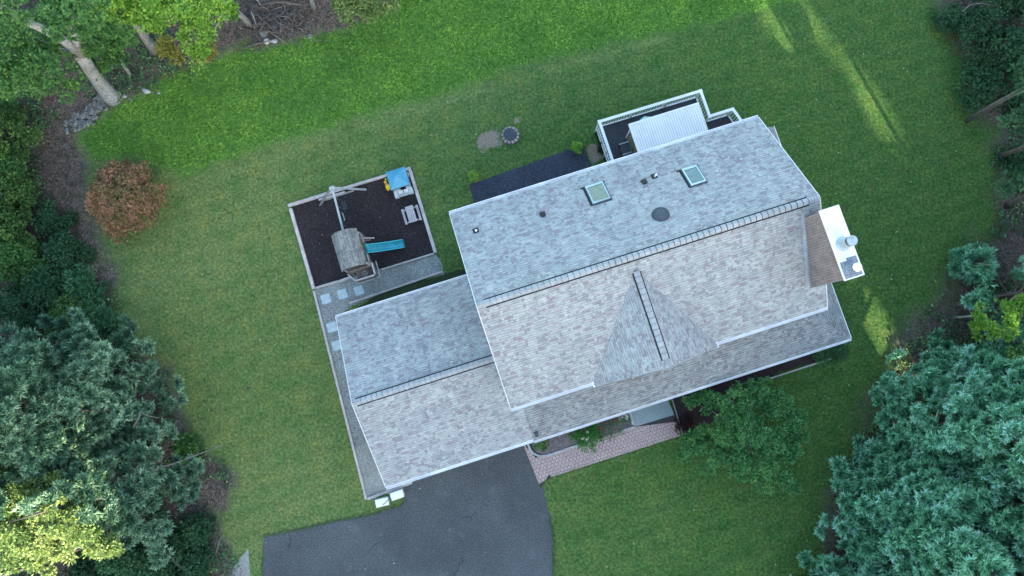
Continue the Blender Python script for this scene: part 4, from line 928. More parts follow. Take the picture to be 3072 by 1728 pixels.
o = obj('doorstep', MB(HF).box((1.9, 8.15, .03), (3.1, 8.75, .2)), M_curb, bevel=.01); setp(o, 'pale stone doorstep peeping from under the back eave at the patio', 'step')

# curbing of the front bed: one stone after another
cpts = [P(x, y) for x, y in ((1583,1330),(1591,1350),(1600,1360),(1619,1368),(1640,1366),(1672,1356),(1705,1344),(1740,1334))]
c2 = [P(x, y) for x, y in ((1862,1293),(1882,1286),(1902,1280))]; c3 = [P(x, y) for x, y in ((1887,1233),(1893,1252),(1899,1274))]
def curb(pts, step=.3):
    segs = []
    for a, b_ in zip(pts, pts[1:]):
        n = max(1, round((b_-a).length/step))
        for k in range(n): segs.append((a.lerp(b_, k/n), a.lerp(b_, (k+1)/n)))
    return segs
t = thing('stone_curb', 'pale stone curb curving round the gravelled front bed to the roses', 'curb', cpts[3])
for a, b_ in curb(cpts): d = (b_-a).normalized(); obj('curb_stone', MB().beam(a + d*.008 + Vector((0, 0, .05)), b_ - d*.008 + Vector((0, 0, .05+random.uniform(-.008, .008))), .13, .1), M_curb, t, bevel=.012)
t = thing('stone_curb', 'pale stone curb at the bluestone corner beside the roses', 'curb', c2[1])
for a, b_ in curb(c2) + curb(c3): d = (b_-a).normalized(); obj('curb_stone', MB().beam(a + d*.008 + Vector((0, 0, .06)), b_ - d*.008 + Vector((0, 0, .06)), .13, .12), M_curb, t, bevel=.012)
a, b_ = D(1690, 1003), D(1716, 1090); o = obj('edging_strip', MB().beam(a + Vector((0, 0, .04)), b_ + Vector((0, 0, .04)), .07, .09), M_pwood); setp(o, 'thin edging strip between paver walk and dark shrub bed', 'edging')
a, b_ = D(1905, 962), D(2090, 902); o = obj('edging_strip', MB().beam(a + Vector((0, 0, .05)), b_ + Vector((0, 0, .05)), .09, .1), M_timber); setp(o, 'grey edging board in front of the shaded bed near the right house corner', 'edging')

# ------------------------------------------------------------------ shrubs in the beds
def bush(name, label, x, y, h, r, leafm, n=8, rb=.3, z0=None, L=.08, dens=60, cat='shrub', group=None, low=-.2, rs=.16, nleaf=18, cull=0):
    c = D(x, y); Bl = dome(c, .12 if z0 is None else z0, h, r, int(n*1.7), rb)
    return tree(name, label, c, Bl, leafm, cat, r0=.03, nsub=dens, nleaf=nleaf, L=L, Wd=L*.62, rs=rs, group=group, bark=M_barkd, low=low, cull=cull)
bush('grass_clump', 'low green tuft in the front bed nearest the driveway', 1361, 1110, .35, .42, L_oak, 7, .2)
bush('hydrangea_bush', 'bright green bush with a few white blooms spilling over the paver walk', 1474, 1093, .9, .8, L_bright if False else leaf_mat('leaf_fresh_green', [(0, (.02,.13,.02)), (.5, (.05,.27,.04)), (1, (.14,.42,.06))]), 12, .3)
rb_ = bush('rose_bush', 'sprawling dark green rose bush with red blooms by the walk', 1533, 1068, .6, .85, L_maple, 14, .28, L=.06)
def petals(name, parent_label, spots, mt, r=.06, n=14):
    for x, y, z in spots:
        c = np.array(D(x, y, z)); C = c + rng.normal(size=(n, 3))*r*.5; return_ = leaf_mesh(name, C, rng.normal(size=(n, 3)), .07, .06, np.full(n, .5), mt, None, tuple(c))
        yield return_
def kid(o, p): 
    M = wm(p).inverted() @ o.matrix_basis; o.parent = p; o.matrix_basis = M
for o in petals('bloom', '', ((1517,1064,.62),(1543,1062,.6),(1552,1056,.6),(1549,1081,.45),(1512,1078,.6)), M_red): kid(o, rb_)
hy = [o for o in bpy.data.objects if o.name.startswith('hydrangea_bush')][0]
for o in petals('bloom', '', ((1478,1088,.98),(1466,1104,.8),(1477,1105,.85)), M_wpet, .08): kid(o, hy)
fb = bush('flowering_plant', 'small plant covered in pink and white petals under the porch eave', 1568, 1045, .35, .3, L_maple, 5, .16)
for o in petals('bloom', '', [(1568+random.uniform(-12, 12), 1044+random.uniform(-8, 8), .42) for _ in range(9)], M_pink, .08, 16): kid(o, fb)
for o in petals('bloom', '', [(1568+random.uniform(-10, 10), 1048+random.uniform(-8, 8), .44) for _ in range(7)], M_wpet, .08, 16): kid(o, fb)
bush('burgundy_shrub', 'low burgundy shrub in the dark bed beside the front tree', 1722, 1070, .6, .5, L_burg, 8, .25)
bush('dark_shrub', 'dark shrub tight under the porch eave behind the front tree', 1760, 985, .7, .55, L_dark, 8, .28)
bush('leafy_shrub', 'green shrub at the shaded bed, left of the dark round one', 2062, 895, .6, .45, L_maple, 7, .25)
bush('round_shrub', 'nearly black round shrub at the right front house corner', 2100, 883, 1.0, .55, L_dark, 10, .3)

# ------------------------------------------------------------------ trees
# front yard tree
c = D(1795, 1060); Bl = []
for x, y, z, r in ((1850,1010,3.2,1.0),(1790,1010,2.6,.7),(1745,1010,2.0,.45),(1905,985,3.0,.8),(1960,1015,2.9,.9),(2000,1060,2.6,.75),(1880,1080,3.8,1.1),(1935,1110,3.3,1.0),(1830,1085,3.2,.9),(1765,1090,2.3,.6),(1740,1120,2.0,.6),(1800,1145,2.6,.8),(1860,1160,2.8,.9),(1925,1170,2.7,.8),(1985,1130,2.4,.8),(1975,1195,2.1,.6),(1930,1215,1.9,.6),(2000,1225,1.6,.45),(1880,1195,2.1,.5),(1780,1180,1.8,.45),(2015,1100,2.0,.5),(1725,1150,1.6,.35),(1930,965,2.2,.4)): p = D(x, y, z); Bl.append((p.x, p.y, z-.35, r*1.0))
tree('front_tree', 'bushy mid green tree with uneven crown beside the paver walk', D(1850,1085), Bl, L_front, r0=.1, nsub=40, nleaf=60, L=.12, Wd=.08, rs=.25, fork=Vector((D(1850,1085).x+.2, D(1850,1085).y, 1.3)), every=2, low=-.2)
# rusty ornamental tree on the left lawn
c = D(345, 512); tree('ornamental_tree', 'rounded rust orange tree turning colour on the left lawn', c, dome(c, .7, 2.6, 2.05, 64, .55), L_rust, r0=.1, nsub=44, nleaf=34, L=.13, Wd=.075, rs=.22, low=-.2)

# big beech at the back left: forked pale trunk
def px(x, y, z): return D(x, y, z)
tp_ = [(px(285, 246, 0), .62), (px(272, 236, .5), .46), (px(245, 200, 2.3), .40), (px(220, 165, 4.0), .37), (px(203, 138, 5.4), .36)]
Bl = []
for x, y, z, r in ((60,80,7,1.4),(20,135,7,1.6),(90,150,5,1.4),(110,60,6.2,1.2),(160,40,10,1.3),(200,20,10,1.6),(130,180,7,1.3),(50,190,7,1.5),(250,110,6,1.2),(280,60,7,1.2),(30,30,10,1.2),(235,60,8,1.1),(150,70,5.6,.8),(-40,90,9,2),(170,-30,10,1.5),(270,95,5,1.1),(180,225,5,.8),(222,105,5,.5),(100,210,5,.8)): p = px(x, y, z); Bl.append((p.x, p.y, z, r*.85))
bt = tree('beech_tree', 'tall tree with thick pale forked trunk leaning over the stone heap', tp_[0][0], Bl, L_oak, trunkpts=tp_, r0=.3, nsub=7, nleaf=85, L=.17, Wd=.125, rs=.42, fork=tp_[-1][0], every=50, low=-.3)
mb = MB(); mb.tube([px(203,138,5.3), px(180,118,6.2), px(150,95,7.4), px(115,76,8.2), px(60,52,9.2), px(10,20,10.4), px(-40,-10,11.5)], [.3,.27,.23,.21,.18,.15,.1], 12); mb.tube([px(203,138,5.3), px(190,95,6.6), px(183,50,8), px(172,5,9.5), px(168,-40,11)], [.32,.28,.23,.19,.14], 12); mb.tube([px(183,50,8), px(220,20,9), px(235,-20,10)], [.12,.09,.05], 8)
o = obj('limb', mb, M_bark, bt, smooth=True)
def simple_tree(name, label, b, pts, r0, blobs, leafm, scale=1.0, cat='tree', group='trees of the back wood', **k):
    tpp = [(px(*b, 0) - Vector((0, 0, .05)), r0*1.25)] + [(px(x, y, z), r0*f) for (x, y, z), f in zip(pts, (1.0, .85, .7, .5))]
    Bl_ = [];
    for x, y, z, r in blobs: p = px(x, y, z); Bl_.append((p.x, p.y, z, r*scale))
    kw = dict(nsub=10, nleaf=75, L=.16, Wd=.12, rs=.38, low=-.3); kw.update(k)
    return tree(name, label, tpp[0][0], Bl_, leafm, cat, trunkpts=tpp, r0=r0, fork=tpp[-1][0], every=2, group=group, **kw)
simple_tree('tall_tree', 'pale straight trunk right of the big forked tree, bright leaves above', (390,128), [(372,105,1.5),(350,75,3.6),(330,50,5.5)], .26, [(300,20,7,1.2),(345,15,7,1.1),(390,20,6.5,1.0),(430,5,7,.9),(330,-20,8,1.3),(270,5,8,1),(395,50,5.5,.7)], L_bright)
simple_tree('tall_tree', 'tree with a hanging strip of lime leaves above the brush pile', (630,62), [(612,45,1.4),(590,25,3),(565,5,5)], .19, [(500,20,6,.9),(470,50,5.5,.9),(520,60,5,.7),(480,90,4.6,.85),(520,110,4.2,.7),(500,140,3.6,.6),(450,20,6.5,.9),(560,20,5.2,.5),(585,30,4.6,.35),(540,-20,6.5,1)], L_bright, .85)
simple_tree('yellowing_tree', 'young tree turning yellow brown at the wood edge below the lime leaves', (470,160), [(462,150,.6),(455,142,1.2),(450,138,1.8)], .05, [(425,125,2.2,.55),(445,145,1.8,.45),(520,140,2.2,.5),(530,115,2.6,.5),(415,110,2.4,.35)], L_yell, nsub=24, L=.15, Wd=.1, rs=.25)
simple_tree('tall_tree', 'slim trunk in the far left of the back wood below dark leaves', (115,240), [(98,228,1.2),(80,212,2.5),(60,200,3.8)], .2, [(30,170,5,1.1),(70,175,4.6,.7),(-10,190,5,1.2),(110,150,5,.8),(10,215,4,.7),(150,140,6,.9)], L_oak)
simple_tree('tall_tree', 'thin bare trunk at the top edge right of the brush pile', (791,24), [(786,8,1.2),(780,-14,3),(772,-40,5)], .14, [(760,-80,7,1.2),(800,-70,7,1.2)], L_oak)
simple_tree('yellow_tree', 'pale yellow green tree at the top edge where brush meets rough grass', (925,55), [(918,40,1),(908,25,2),(900,10,3)], .08, [(880,15,3.4,.9),(925,10,3.4,.9),(965,0,3.2,.8),(850,5,3.5,.7),(900,40,2.6,.6),(945,30,2.6,.6),(900,-20,4,1)], L_lit, nsub=18, L=.15, Wd=.1, rs=.28)
simple_tree('tall_tree', 'dense dark tree between the forked trunk and its right neighbour', (330,190), [(315,170,1.2),(295,140,2.6),(280,120,3.6)], .1, [(250,130,3.6,1.0),(290,150,3.0,.9),(270,100,4.4,1.1),(310,110,3.8,.8),(240,170,3,.7),(230,90,5,.9)], L_oak, .9)
for i, (x0, y0, x1, y1, z, lab) in enumerate(((646,68,632,30,1.8,'thin pale stem close beside the lime leaved tree'), (660,20,640,-8,1.4,'thin bare stem at the top edge above the brush pile'))):
    o = obj('sapling_stem', MB().tube([px(x0, y0, 0), px((x0+x1)/2+1, (y0+y1)/2, z/2), px(x1, y1, z)], [.05,.04,.03], 7), M_bark, smooth=True); setp(o, lab, 'stem')

L_fresh = leaf_mat('leaf_fresh', [(0, (.04,.10,.035)), (.5, (.10,.22,.06)), (1, (.24,.38,.10))])
# bushes along the left wood
LEFT = [(60,360,3.4,1.5,L_fresh,'leafy green bush above the brown path, highest on the left edge'),(45,440,3.2,1.4,L_oak,'green bush on the left edge beside the start of the brown path'),(70,510,3.4,1.4,L_fresh,'green bush with a fresh light clump, level with the rusty tree'),(60,590,3.2,1.4,L_fresh,'rounded green bush on the left edge below the rusty tree'),(85,660,3,1.3,L_oak,'green bush on the left edge, last before the dark thicket'),
 (150,560,1.4,.8,L_dark,'low dark bush inside the bend of the brown path'),(180,640,1.6,1.0,L_dark,'low dark bush left of the lower end of the brown path'),(220,720,1.6,1.1,L_maple,'mid green bush just below the end of the brown path'),(150,730,2.2,1.3,L_dark,'dark leafy bush in the thicket above the grey pine'),(90,780,2.2,1.3,L_dark,'dark bush at the upper flank of the grey pine'),(260,800,1.6,1.1,L_maple,'dark green bush at the lawn edge above the grey pine'),(200,800,2,1.2,L_fresh,'dull green bush in the middle of the thicket above the pine'),(300,870,1.4,.9,L_dark,'dark bush wedged between lawn and grey pine crown'),
 (500,1330,1.1,.7,L_dark,'dark low bush beside the brown twigs near the gravel spur'),(420,1380,1.8,1.2,L_dark,'dark bush below the dark pine gap at the lower left'),(330,1400,2.4,1.3,L_maple,'bush with scattered yellow leaves right of the sunlit tree'),(380,1300,1.8,1.0,L_dark,'deep green bush beneath the long pine branch'),(260,1440,2.4,1.4,L_dark,'dark bush at the bottom edge under the pale limb'),(500,1420,1.2,.9,L_dark,'dark bush at the bottom edge beside the gravel spur'),(410,1448,1.8,1.1,L_maple,'green bush cut by the bottom edge, left of the twigs'),
 (480,1130,.9,.5,L_oak,'small bright green bush under the outer pine branches'),(25,290,2.6,1.2,L_oak,'bush at the left edge under the slim back wood trunk')]
for x, y, h, r, lm, lab in LEFT:
    bush('wood_edge_bush', lab, x, y, h, r, lm, max(7, int(9*r)), .48, None, .16, 22, 'bush', 'bushes along the left wood', -.2, .3, 44)
RIGHT = [(2430,90,2.4,1.4,'dark bush at the top right, left of its taller neighbours'),(2490,150,3,1.5,'dark bush on the right edge below the pale dead twig'),(2440,230,1.8,1.2,'low dark bush where lawn meets the right wood, above the long trunk'),(2470,20,3,1.6,'dark bush cut by the top edge at the far right'),(2540,240,2.2,1.2,'dark bush crossed by the long leaning trunk'),(2380,60,1.2,.8,'lowest dark bush at the upper right lawn edge'),(2530,60,3,1.4,'tall dark bush in the upper right corner'),(2540,420,1.5,.8,'dark bush at the right edge between the two leaning trunks')]
for x, y, h, r, lab in RIGHT:
    bush('shade_bush', lab, x, y, h, r, L_dark, max(7, int(9*r)), .45, None, .17, 22, 'bush', 'dark bushes on the right wood edge', -.2, .3, 26, cull=.5)

# pines
pine('pine_tree', 'large grey green pine on the left, biggest of that side', D(285, 1010), 15, 4.7, 1.6, L_pinel, 'left pines')
pine('pine_tree', 'grey pine behind the largest one, cut by the left edge', D(130, 1050), 15, 4.4, 2.0, L_pinel, 'left pines')
pine('pine_tree', 'thin pine whose long bare branches reach out over the left lawn', D(372, 1205), 11, 5.6, 1.8, L_pinel, 'left pines', .8, east=.1, power=1.3)
pine('pine_tree', 'grey green pine just above the sunlit yellow tree', D(200, 1180), 12, 4.2, 2.0, L_pinel, 'left pines')
RP = [(2290,1060,12,3.5,'teal pine at the middle of the right wood edge, beside the faint sun streak'),(2195,1290,11,3.3,'teal pine reaching furthest left toward the front tree'),(2135,1460,10,2.9,'teal pine at the bottom edge, leftmost of the right side pines'),(2340,1200,14,3.8,'tall teal pine right of the one nearest the front tree'),(2300,1400,13,3.6,'blue green pine at the bottom, right of the leftmost bottom pine'),(2440,1320,15,4.0,'big teal pine in the lower right corner mass'),(2440,1100,14,3.6,'teal pine at the right edge, halfway down'),(2365,950,8,2.5,'small sparse pine at the upper end of the right pines'),(2490,990,13,3.0,'pine at the right edge just under the pale green tree'),(2220,1190,8,2.2,'small teal pine tucked between two larger ones above the lawn gap'),(2460,1450,14,3.8,'pine at the very bottom right corner'),(2088,1500,8,2.6,'low teal pine poking up from the bottom edge, furthest left'),(2385,950,6,2.0,'short pine right of the third sun streak'),(2240,1480,11,3.2,'pine at the bottom edge between the leftmost one and its right neighbour')]
L_pineg = leaf_mat('needle_green', [(0, (.03,.10,.05)), (.45, (.09,.24,.12)), (.75, (.17,.38,.2)), (1, (.34,.55,.32))], .6, .15)
for i, (x, y, h, r, lab) in enumerate(RP): pine('pine_tree', lab, D(x, y), h, r, 1.0, L_pineg if i in (4, 6, 8) else L_pine, 'right side pines', 1.0, droop=.12)
pine('pine_sapling', 'small teal pine sapling alone in front of the right wood', D(2425, 665), 2.2, 1.0, .3, L_pine, None, 1.4)
pine('pine_tree', 'light teal pine on the right edge above the pale green tree', D(2490, 745), 8, 2.8, 1.6, L_pine, 'right side pines', .9)
simple_tree('pale_green_tree', 'yellow green tree on the right edge under the small light teal pine', (2400,800), [(2420,798,1.2),(2440,796,2.4),(2455,794,3.4)], .07, [(2480,790,4.2,.8),(2510,800,4.4,.9),(2500,770,4.4,.7),(2540,790,4.6,.9),(2480,830,3.8,.7),(2450,830,3.4,.5),(2530,830,4.2,.7),(2560,760,4.6,.8)], L_bright, group=None, nsub=20, L=.14, Wd=.09, rs=.25, scale=.8)
simple_tree('pale_green_tree', 'second yellow green tree, lower and cut by the right edge', (2450,925), [(2475,925,1.4),(2500,925,2.8),(2520,925,4)], .07, [(2545,900,4.6,.8),(2565,930,4.8,.9),(2540,950,4.4,.7),(2560,880,4.8,.6),(2580,960,4.6,.8)], L_oak, group=None, nsub=20, L=.14, Wd=.09, rs=.25, scale=.8)

# leaning trunks on the right
for pts, r, lab in ((((2432,305,0),(2500,264,3.0),(2576,222,6.5),(2680,165,11)), .13, 'long pale leaning trunk crossing the right wood edge'), (((2512,395,0),(2545,382,1.5),(2580,370,3.5),(2680,335,9)), .15, 'grey trunk at the right edge below the long pale one'), (((2533,518,0),(2555,506,1.2),(2580,495,2.6),(2700,450,9)), .2, 'thick grey trunk at the right edge, lowest of the three')):
    b = px(*pts[0]); t = thing('leaning_tree', lab, 'tree', b, 0, 'trunks leaning out at the right')
    obj('trunk', MB().tube([px(*p) for p in pts], [r*1.1, r, r*.85, r*.5], 10), M_barkd if r > .13 else M_dead, t, smooth=True)
    e = px(*pts[-1]); C, Nn, V = clump_points(dome((e.x, e.y), e.z, e.z+3, 2.6, 18, .8), 8, 30, .4); k = ~in_beam(C, .6); leaf_mesh('crown', C[k], Nn[k], .24, .16, V[k], L_dark, t, np.array(b))

# sunlit tree bottom left, with pale limb
Bl = []
for x, y, z, r in ((60,1260,8,1.2),(120,1290,8.2,1.2),(30,1330,8,1.4),(100,1350,7.5,1.2),(170,1310,7.5,1.1),(210,1330,7,.9),(150,1370,7,1.0),(60,1400,7.2,1.1),(10,1230,8,1.0),(130,1230,7.5,.8),(190,1270,7,.7),(230,1360,6.2,.7),(250,1380,6,.6),(20,1180,7.5,.9),(100,1200,7.2,.9),(-30,1300,8.5,1.5),(120,1420,6.5,.8),(280,1370,5.6,.5)): p = px(x, y, z); Bl.append((p.x, p.y, z, r*.85))
t = tree('sunlit_maple', 'pale yellow maple catching low sun in the lower left corner', px(330,1340,0), Bl, L_lit, r0=.18, nsub=14, nleaf=90, L=.16, Wd=.12, rs=.36, fork=px(190,1375,5.0), every=3, low=-.3)
obj('limb', MB().tube([px(-20,1455,6.2), px(60,1430,6), px(130,1405,5.8), px(190,1385,5.6), px(240,1372,5.3), px(270,1365,5.0)], [.09,.08,.07,.05,.035,.02], 8), M_dead, t, smooth=True)
# dead twigs among the pines
for i, (pts, lab) in enumerate((([(190,1245,5.6),(330,1200,5),(440,1165,5),(560,1120,5)], 'long bare grey branch running through the thin pine'), ([(335,1075,7),(350,1050,7.4),(352,1035,7.6),(372,1046,7.4),(400,1052,7.2)], 'bare forked twig on top of the largest grey pine'), ([(418,1370,1.6),(440,1415,1.2),(485,1450,.4)], 'straight fallen stem slanting at the bottom left'), ([(2404,1048,3),(2425,1052,3.1),(2470,1070,3),(2500,1085,2.6)], 'bare pale twig among the upper right pines'), ([(2420,30,2.8),(2440,12,3),(2470,8,3.2),(2500,14,3)], 'pale dead twig in the upper right corner'), ([(545,1390,.5),(552,1360,.8),(560,1345,1.0)], 'short dead stick standing near the gravel spur'))):
    o = obj('bare_branch', MB().tube([px(*p) for p in pts], [.045*(1-.7*k/len(pts)) for k in range(len(pts))], 6), M_dead, smooth=True); setp(o, lab, 'branch')

# brush pile, rocks and litter
mb = MB()
pile = px(690, 45, 0)
for i in range(150):
    c = px(random.gauss(690, 55), random.gauss(48, 24), random.uniform(.05, .5)); a = random.gauss(-.9, .8); L = random.uniform(.3, 1.4); d = Vector((math.cos(a), math.sin(a), random.uniform(-.15, .15)))
    r_ = random.uniform(.015, .05); mb.tube([c, c + d*L*.5 + Vector((random.uniform(-.08, .08), random.uniform(-.08, .08), .03)), c + d*L], [r_, r_*.8, r_*.4], 5)
o = obj('brush_pile', mb, M_dead, smooth=True); setp(o, 'tangled heap of cut grey branches and sticks at the top wood edge', 'brush pile', None, 'stuff')
for k, (pts, r, lab) in enumerate(((((755,12,.4),(700,5,.45),(640,14,.3)), .07, 'long pale log along the top edge of the brush pile'), (((610,122,.1),(640,112,.15),(690,100,.2)), .05, 'curved pale branch lying just below the brush pile'), (((655,60,.3),(690,88,.2),(725,112,.15)), .06, 'grey log slanting down the front of the brush pile'))):
    o = obj('fallen_log', MB().tube([px(*p) for p in pts], [r, r*.9, r*.6], 8), M_dead, smooth=True); setp(o, lab, 'log')
def rock(x, y, s, label, group=None, mt=None):
    c = px(x, y, 0); n = 0; bm = bmesh.new(); bmesh.ops.create_icosphere(bm, subdivisions=2, radius=1)
    ph_ = [random.uniform(-1, 1) for _ in range(6)]
    for v in bm.verts:
        q = v.co; f = 1 + .22*math.sin(q.x*2.3+ph_[0]*5) * math.cos(q.y*2.9+ph_[1]*5) + .15*math.sin(q.z*4+ph_[2]*4) + random.uniform(-.07, .07)
        v.co = Vector((q.x*s*f*(1+.3*ph_[3]), q.y*s*f*(1-.25*ph_[3]), max(-.02, q.z*s*f*.6 + s*.35)))
    mb = MB(); bm.verts.index_update(); mb.add([v.co + c for v in bm.verts], [[v.index for v in f.verts] for f in bm.faces]); bm.free()
    o = obj('rock', mb, mt or M_stone); setp(o, label, 'rock', group); return o
for i in range(85):
    f = random.random(); x = 262 - f*78 + random.gauss(0, 13); y = 250 + f*75 + random.gauss(0, 9)
    rock(x, y, random.uniform(.07, .2), 'grey field stone lying in the heap below the forked tree', 'stones heaped below the forked tree')
for x, y, s, lab in ((369,230,.22,'lone white stone in the rough grass right of the forked tree'),(663,83,.28,'pinkish boulder at the front of the brush pile'),(672,105,.2,'flat pale stone below the pinkish boulder'),(690,104,.18,'small white stone at the foot of the brush pile'),(690,70,.2,'grey green stone half buried among cut sticks'),(570,48,.25,'grey boulder left of the brush pile in shade'),(780,90,.2,'grey stone in grass right of the brush pile'),(328,250,.1,'small stone at the foot of the forked trunk'),(314,243,.13,'pale stone right against the forked trunk base'),(400,235,.08,'tiny stone in rough grass beyond the lone white one')):
    rock(x, y, s, lab, None, M_curb if 'white' in lab or 'pale' in lab else None)
for x, y, s, lab in ((700,58,.2,'stone on the upper part of the brush pile'),(640,66,.16,'stone at the left end of the brush pile'),(725,62,.18,'stone near the right end of the brush pile')): rock(x, y, s, lab)
tb = px(266, 273, .2); o = obj('hollow_log', MB().lathe(tb, [(.17, 0), (.17, .2), (.11, .2), (.10, .05)], 14), M_stone); setp(o, 'ring shaped hollow log end among the heaped stones', 'log')

def scatter(name, label, poly_fn, n, zfn, L, Wd, mt, up=.3, thr=None, bounds=(gx0+1, gx1-1, gy0+1, gy1-1), tri=False):
    p = np.stack([rng.uniform(bounds[0], bounds[1], n), rng.uniform(bounds[2], bounds[3], n)], 1); k = poly_fn(p); p = p[k]
    z = zfn(p); C = np.concatenate([p, z[:, None]], 1); d = rng.normal(size=C.shape); d[:, 2] = np.abs(d[:, 2])*up*3 if up > .5 else d[:, 2]*up
    var = .5 + .3*vnoise(p, 1.6, 21, 3) + rng.normal(size=len(p))*.2; s = rng.uniform(.6, 1.3, len(p))
    o = leaf_mesh(name, C, d, L*s, Wd*s, var, mt, None, (0, 0, 0), tri=tri); setp(o, label, None, None, 'stuff'); return o
woodf = lambda p, m=-.1: np.maximum(sdist(p, WOOD_L), sdist(p, WOOD_R)) + vnoise(p, 1.5, 33, 3)*.9 > m
drive_pts = [(v.x, v.y) for v in drive]
scatter('undergrowth', 'low dark leafy undergrowth covering the wood floor', lambda p: woodf(p) & (vnoise(p, 2.2, 40, 3) > -.05) & (sdist(p, drive_pts) < -.5) & (sdist(p, PATH) < -.2) & ~((sdist(p, WOOD_L) > -1) & (p[:, 1] > D(0, 140).y) & (p[:, 0] > D(540, 0).x)), 420000, lambda p: .04 + np.clip(vnoise(p, 1.1, 41, 3)+.3, 0, 1)*.55*rng.uniform(.3, 1, len(p)), .16, .11, L_under)
scatter('leaf_litter', 'brown fallen leaves and twigs on the wood floor', lambda p: woodf(p, .1), 260000, lambda p: .03 + rng.uniform(0, .05, len(p)), .13, .06, L_litter, .15)
scatter('rough_grass', 'tall unmown bright green grass between lawn and back wood', lambda p: (rng.uniform(size=len(p)) < np.clip((sdist(p, ROUGH) + vnoise(p, .8, 2, 3)*.4 + .05)/.6, 0, 1)) & (rng.uniform(size=len(p)) < .75 + .5*vnoise(p, 1.1, 50, 3)), 700000, lambda p: np.full(len(p), .0), .17, .07, L_rough, .35, bounds=(-32, 34, 8, 30), tri=True)
def tufts_along(pts_, n, mt, name, label):
    P0 = []; 
    for a, b_ in zip(pts_, pts_[1:]):
        L = (b_-a).length
        for _ in range(int(L*n)): q = a.lerp(b_, random.random()); P0.append((q.x+random.gauss(0, .06), q.y+random.gauss(0, .06), .01))
    P0 = np.array(P0); d = rng.normal(size=P0.shape); d[:, 2] = abs(d[:, 2])*.4; o = leaf_mesh(name, P0, d, .12*rng.uniform(.5, 1.3, len(P0)), .035, rng.uniform(0, 1, len(P0)), mt, None, (0, 0, 0), tri=True); setp(o, label, None, None, 'stuff')
M_lawnb = leaf_mat('lawn_blade', [(0, (.07, .14, .05)), (.6, (.13, .22, .08)), (1, (.26, .32, .15))])
tufts_along(drive[:10], 130, M_lawnb, 'edge_grass', 'grass creeping over the upper driveway edge'); tufts_along(drive[17:26], 130, M_lawnb, 'edge_grass', 'grass creeping over the right driveway edge')
tufts_along([P(1622,1462), P(1638,1440), P(1654,1431), P(2041,1307)], 110, M_lawnb, 'edge_grass', 'grass leaning over the lower edge of the paver walk')
nl = 1500; pl_ = np.stack([rng.uniform(-28, 28, nl), rng.uniform(-14, 20, nl)], 1); wd_ = np.maximum(sdist(pl_, WOOD_L), sdist(pl_, WOOD_R)); kk = (wd_ < 0) & (rng.uniform(size=nl) < np.exp(wd_/5)+.06); pl_ = pl_[kk]
o = leaf_mesh('fallen_leaves', np.concatenate([pl_, np.full((len(pl_), 1), .03)], 1), rng.normal(size=(len(pl_), 3))*np.array([1, 1, .15]), .12, .08, rng.uniform(.5, 1, len(pl_)), leaf_mat('fallen_leaf', [(0, (.2, .13, .05)), (.7, (.35, .3, .12)), (1, (.55, .52, .35))]), None, (0, 0, 0)); setp(o, 'scattered fallen leaves on the lawn', None, None, 'stuff')
n = 900; p = np.stack([rng.uniform(-28, 30, n), rng.uniform(-14, 22, n)], 1); k = (sdist(p, WOOD_L) < 0) & (sdist(p, WOOD_R) < 0); p = p[k]; C = np.concatenate([p, np.full((len(p), 1), .025)], 1)
# sticks on the lawn
for x, y, a, L, lab in ((2324,500,1.2,.5,'bent grey stick on the right lawn'),(2362,407,-.3,.6,'thin pale stick on lawn near the right trunks'),(1100+1230,545,.2,.25,'tiny stick on the lawn left of the right wood'),(2198,497-8,.9,.2,'pale leaf sized twig right of the roof peak'),(150,620,.0,0,'')):
    if not L: continue
    c = px(x, y, .03); o = obj('stick', MB().tube([c, c + Vector((math.cos(a)*L*.5, math.sin(a)*L*.5, .02)), c + Vector((math.cos(a+.3)*L, math.sin(a+.3)*L, 0))], [.018, .015, .008], 6), M_dead); setp(o, lab, 'stick')

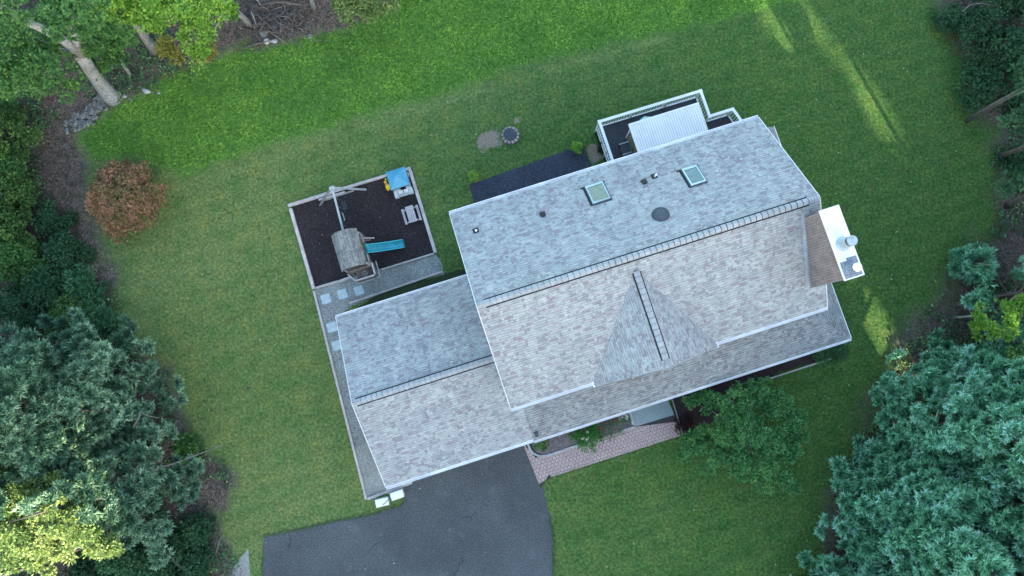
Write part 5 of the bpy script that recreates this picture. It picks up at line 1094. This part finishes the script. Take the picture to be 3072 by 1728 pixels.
# ------------------------------------------------------------------ leaf screen added to block the low sun, and woodland beyond the frame
def sun_screen():
    s = np.array(SUN_H)[:2]; tt = np.array([-s[1], s[0]]); n = 120000
    a = rng.uniform(-115, 115, n); dep = rng.uniform(95, 108, n); top = 46 + 3*np.sin(a*.25) + rng.uniform(-2, 1, n)
    z = rng.uniform(0, 1, n) * top; C = np.stack([s[0]*dep + tt[0]*a, s[1]*dep + tt[1]*a, z], 1)
    C = C[~in_beam(C, 2.6)]
    fine = []
    for p_, r_ in SUNHOLES:                          # smaller leaves round each gap cut in the screen for sun streaks
        rr_ = max(r_) if isinstance(r_, tuple) else r_; m_ = int(1500*(1+rr_)**1.6); t_ = rng.uniform(98, 106, m_)
        ang_ = rng.uniform(0, 2*np.pi, m_); ra = np.sqrt(rng.uniform(0, 1, m_)) * (rr_+4.2)
        fine.append(np.array(p_) + t_[:, None]*SUNV + (np.cos(ang_)*ra)[:, None]*BEAM_S + (np.sin(ang_)*ra)[:, None]*BEAM_U)
    F_ = np.concatenate(fine); F_ = F_[~in_beam(F_, 0.4)]; F_ = F_[F_[:, 2] > 0]
    C = np.concatenate([C, F_]); big = np.r_[np.ones(len(C)-len(F_)), np.zeros(len(F_))]
    d = rng.normal(size=C.shape)
    o = leaf_mesh('leaf_sun_screen', C, d, np.where(big > .5, rng.uniform(2.0, 3.6, len(C)), rng.uniform(.55, .85, len(C))), np.where(big > .5, rng.uniform(1.6, 2.6, len(C)), rng.uniform(.4, .6, len(C))), rng.uniform(.2, .7, len(C)), L_dark)
    setp(o, 'unseen leaf screen added beyond the front lawn to block low sun', None, None, 'stuff')
sun_screen()
def near_wood(x0, x1, y0, y1, h, n, label):           # the wood goes on past the edges of the picture
    C = np.stack([rng.uniform(x0, x1, n), rng.uniform(y0, y1, n), rng.uniform(0, 1, n)**.8], 1)
    C[:, 2] *= h*(.75 + .25*vnoise(C[:, :2], 3, 77, 2)); C = C[~in_beam(C, 1.2)]
    o = leaf_mesh('surrounding_wood', C, rng.normal(size=C.shape), rng.uniform(.5, 1.0, len(C)), rng.uniform(.4, .7, len(C)), rng.uniform(.1, .8, len(C)), L_dark); setp(o, label, None, None, 'stuff')
near_wood(37, 48, -22, 34, 17, 60000, 'dense wood continuing past the right edge')
near_wood(-50, -38, -26, 34, 14, 50000, 'dense wood continuing past the left edge')
near_wood(-38, 4, 30, 40, 12, 40000, 'dense wood continuing past the top edge')
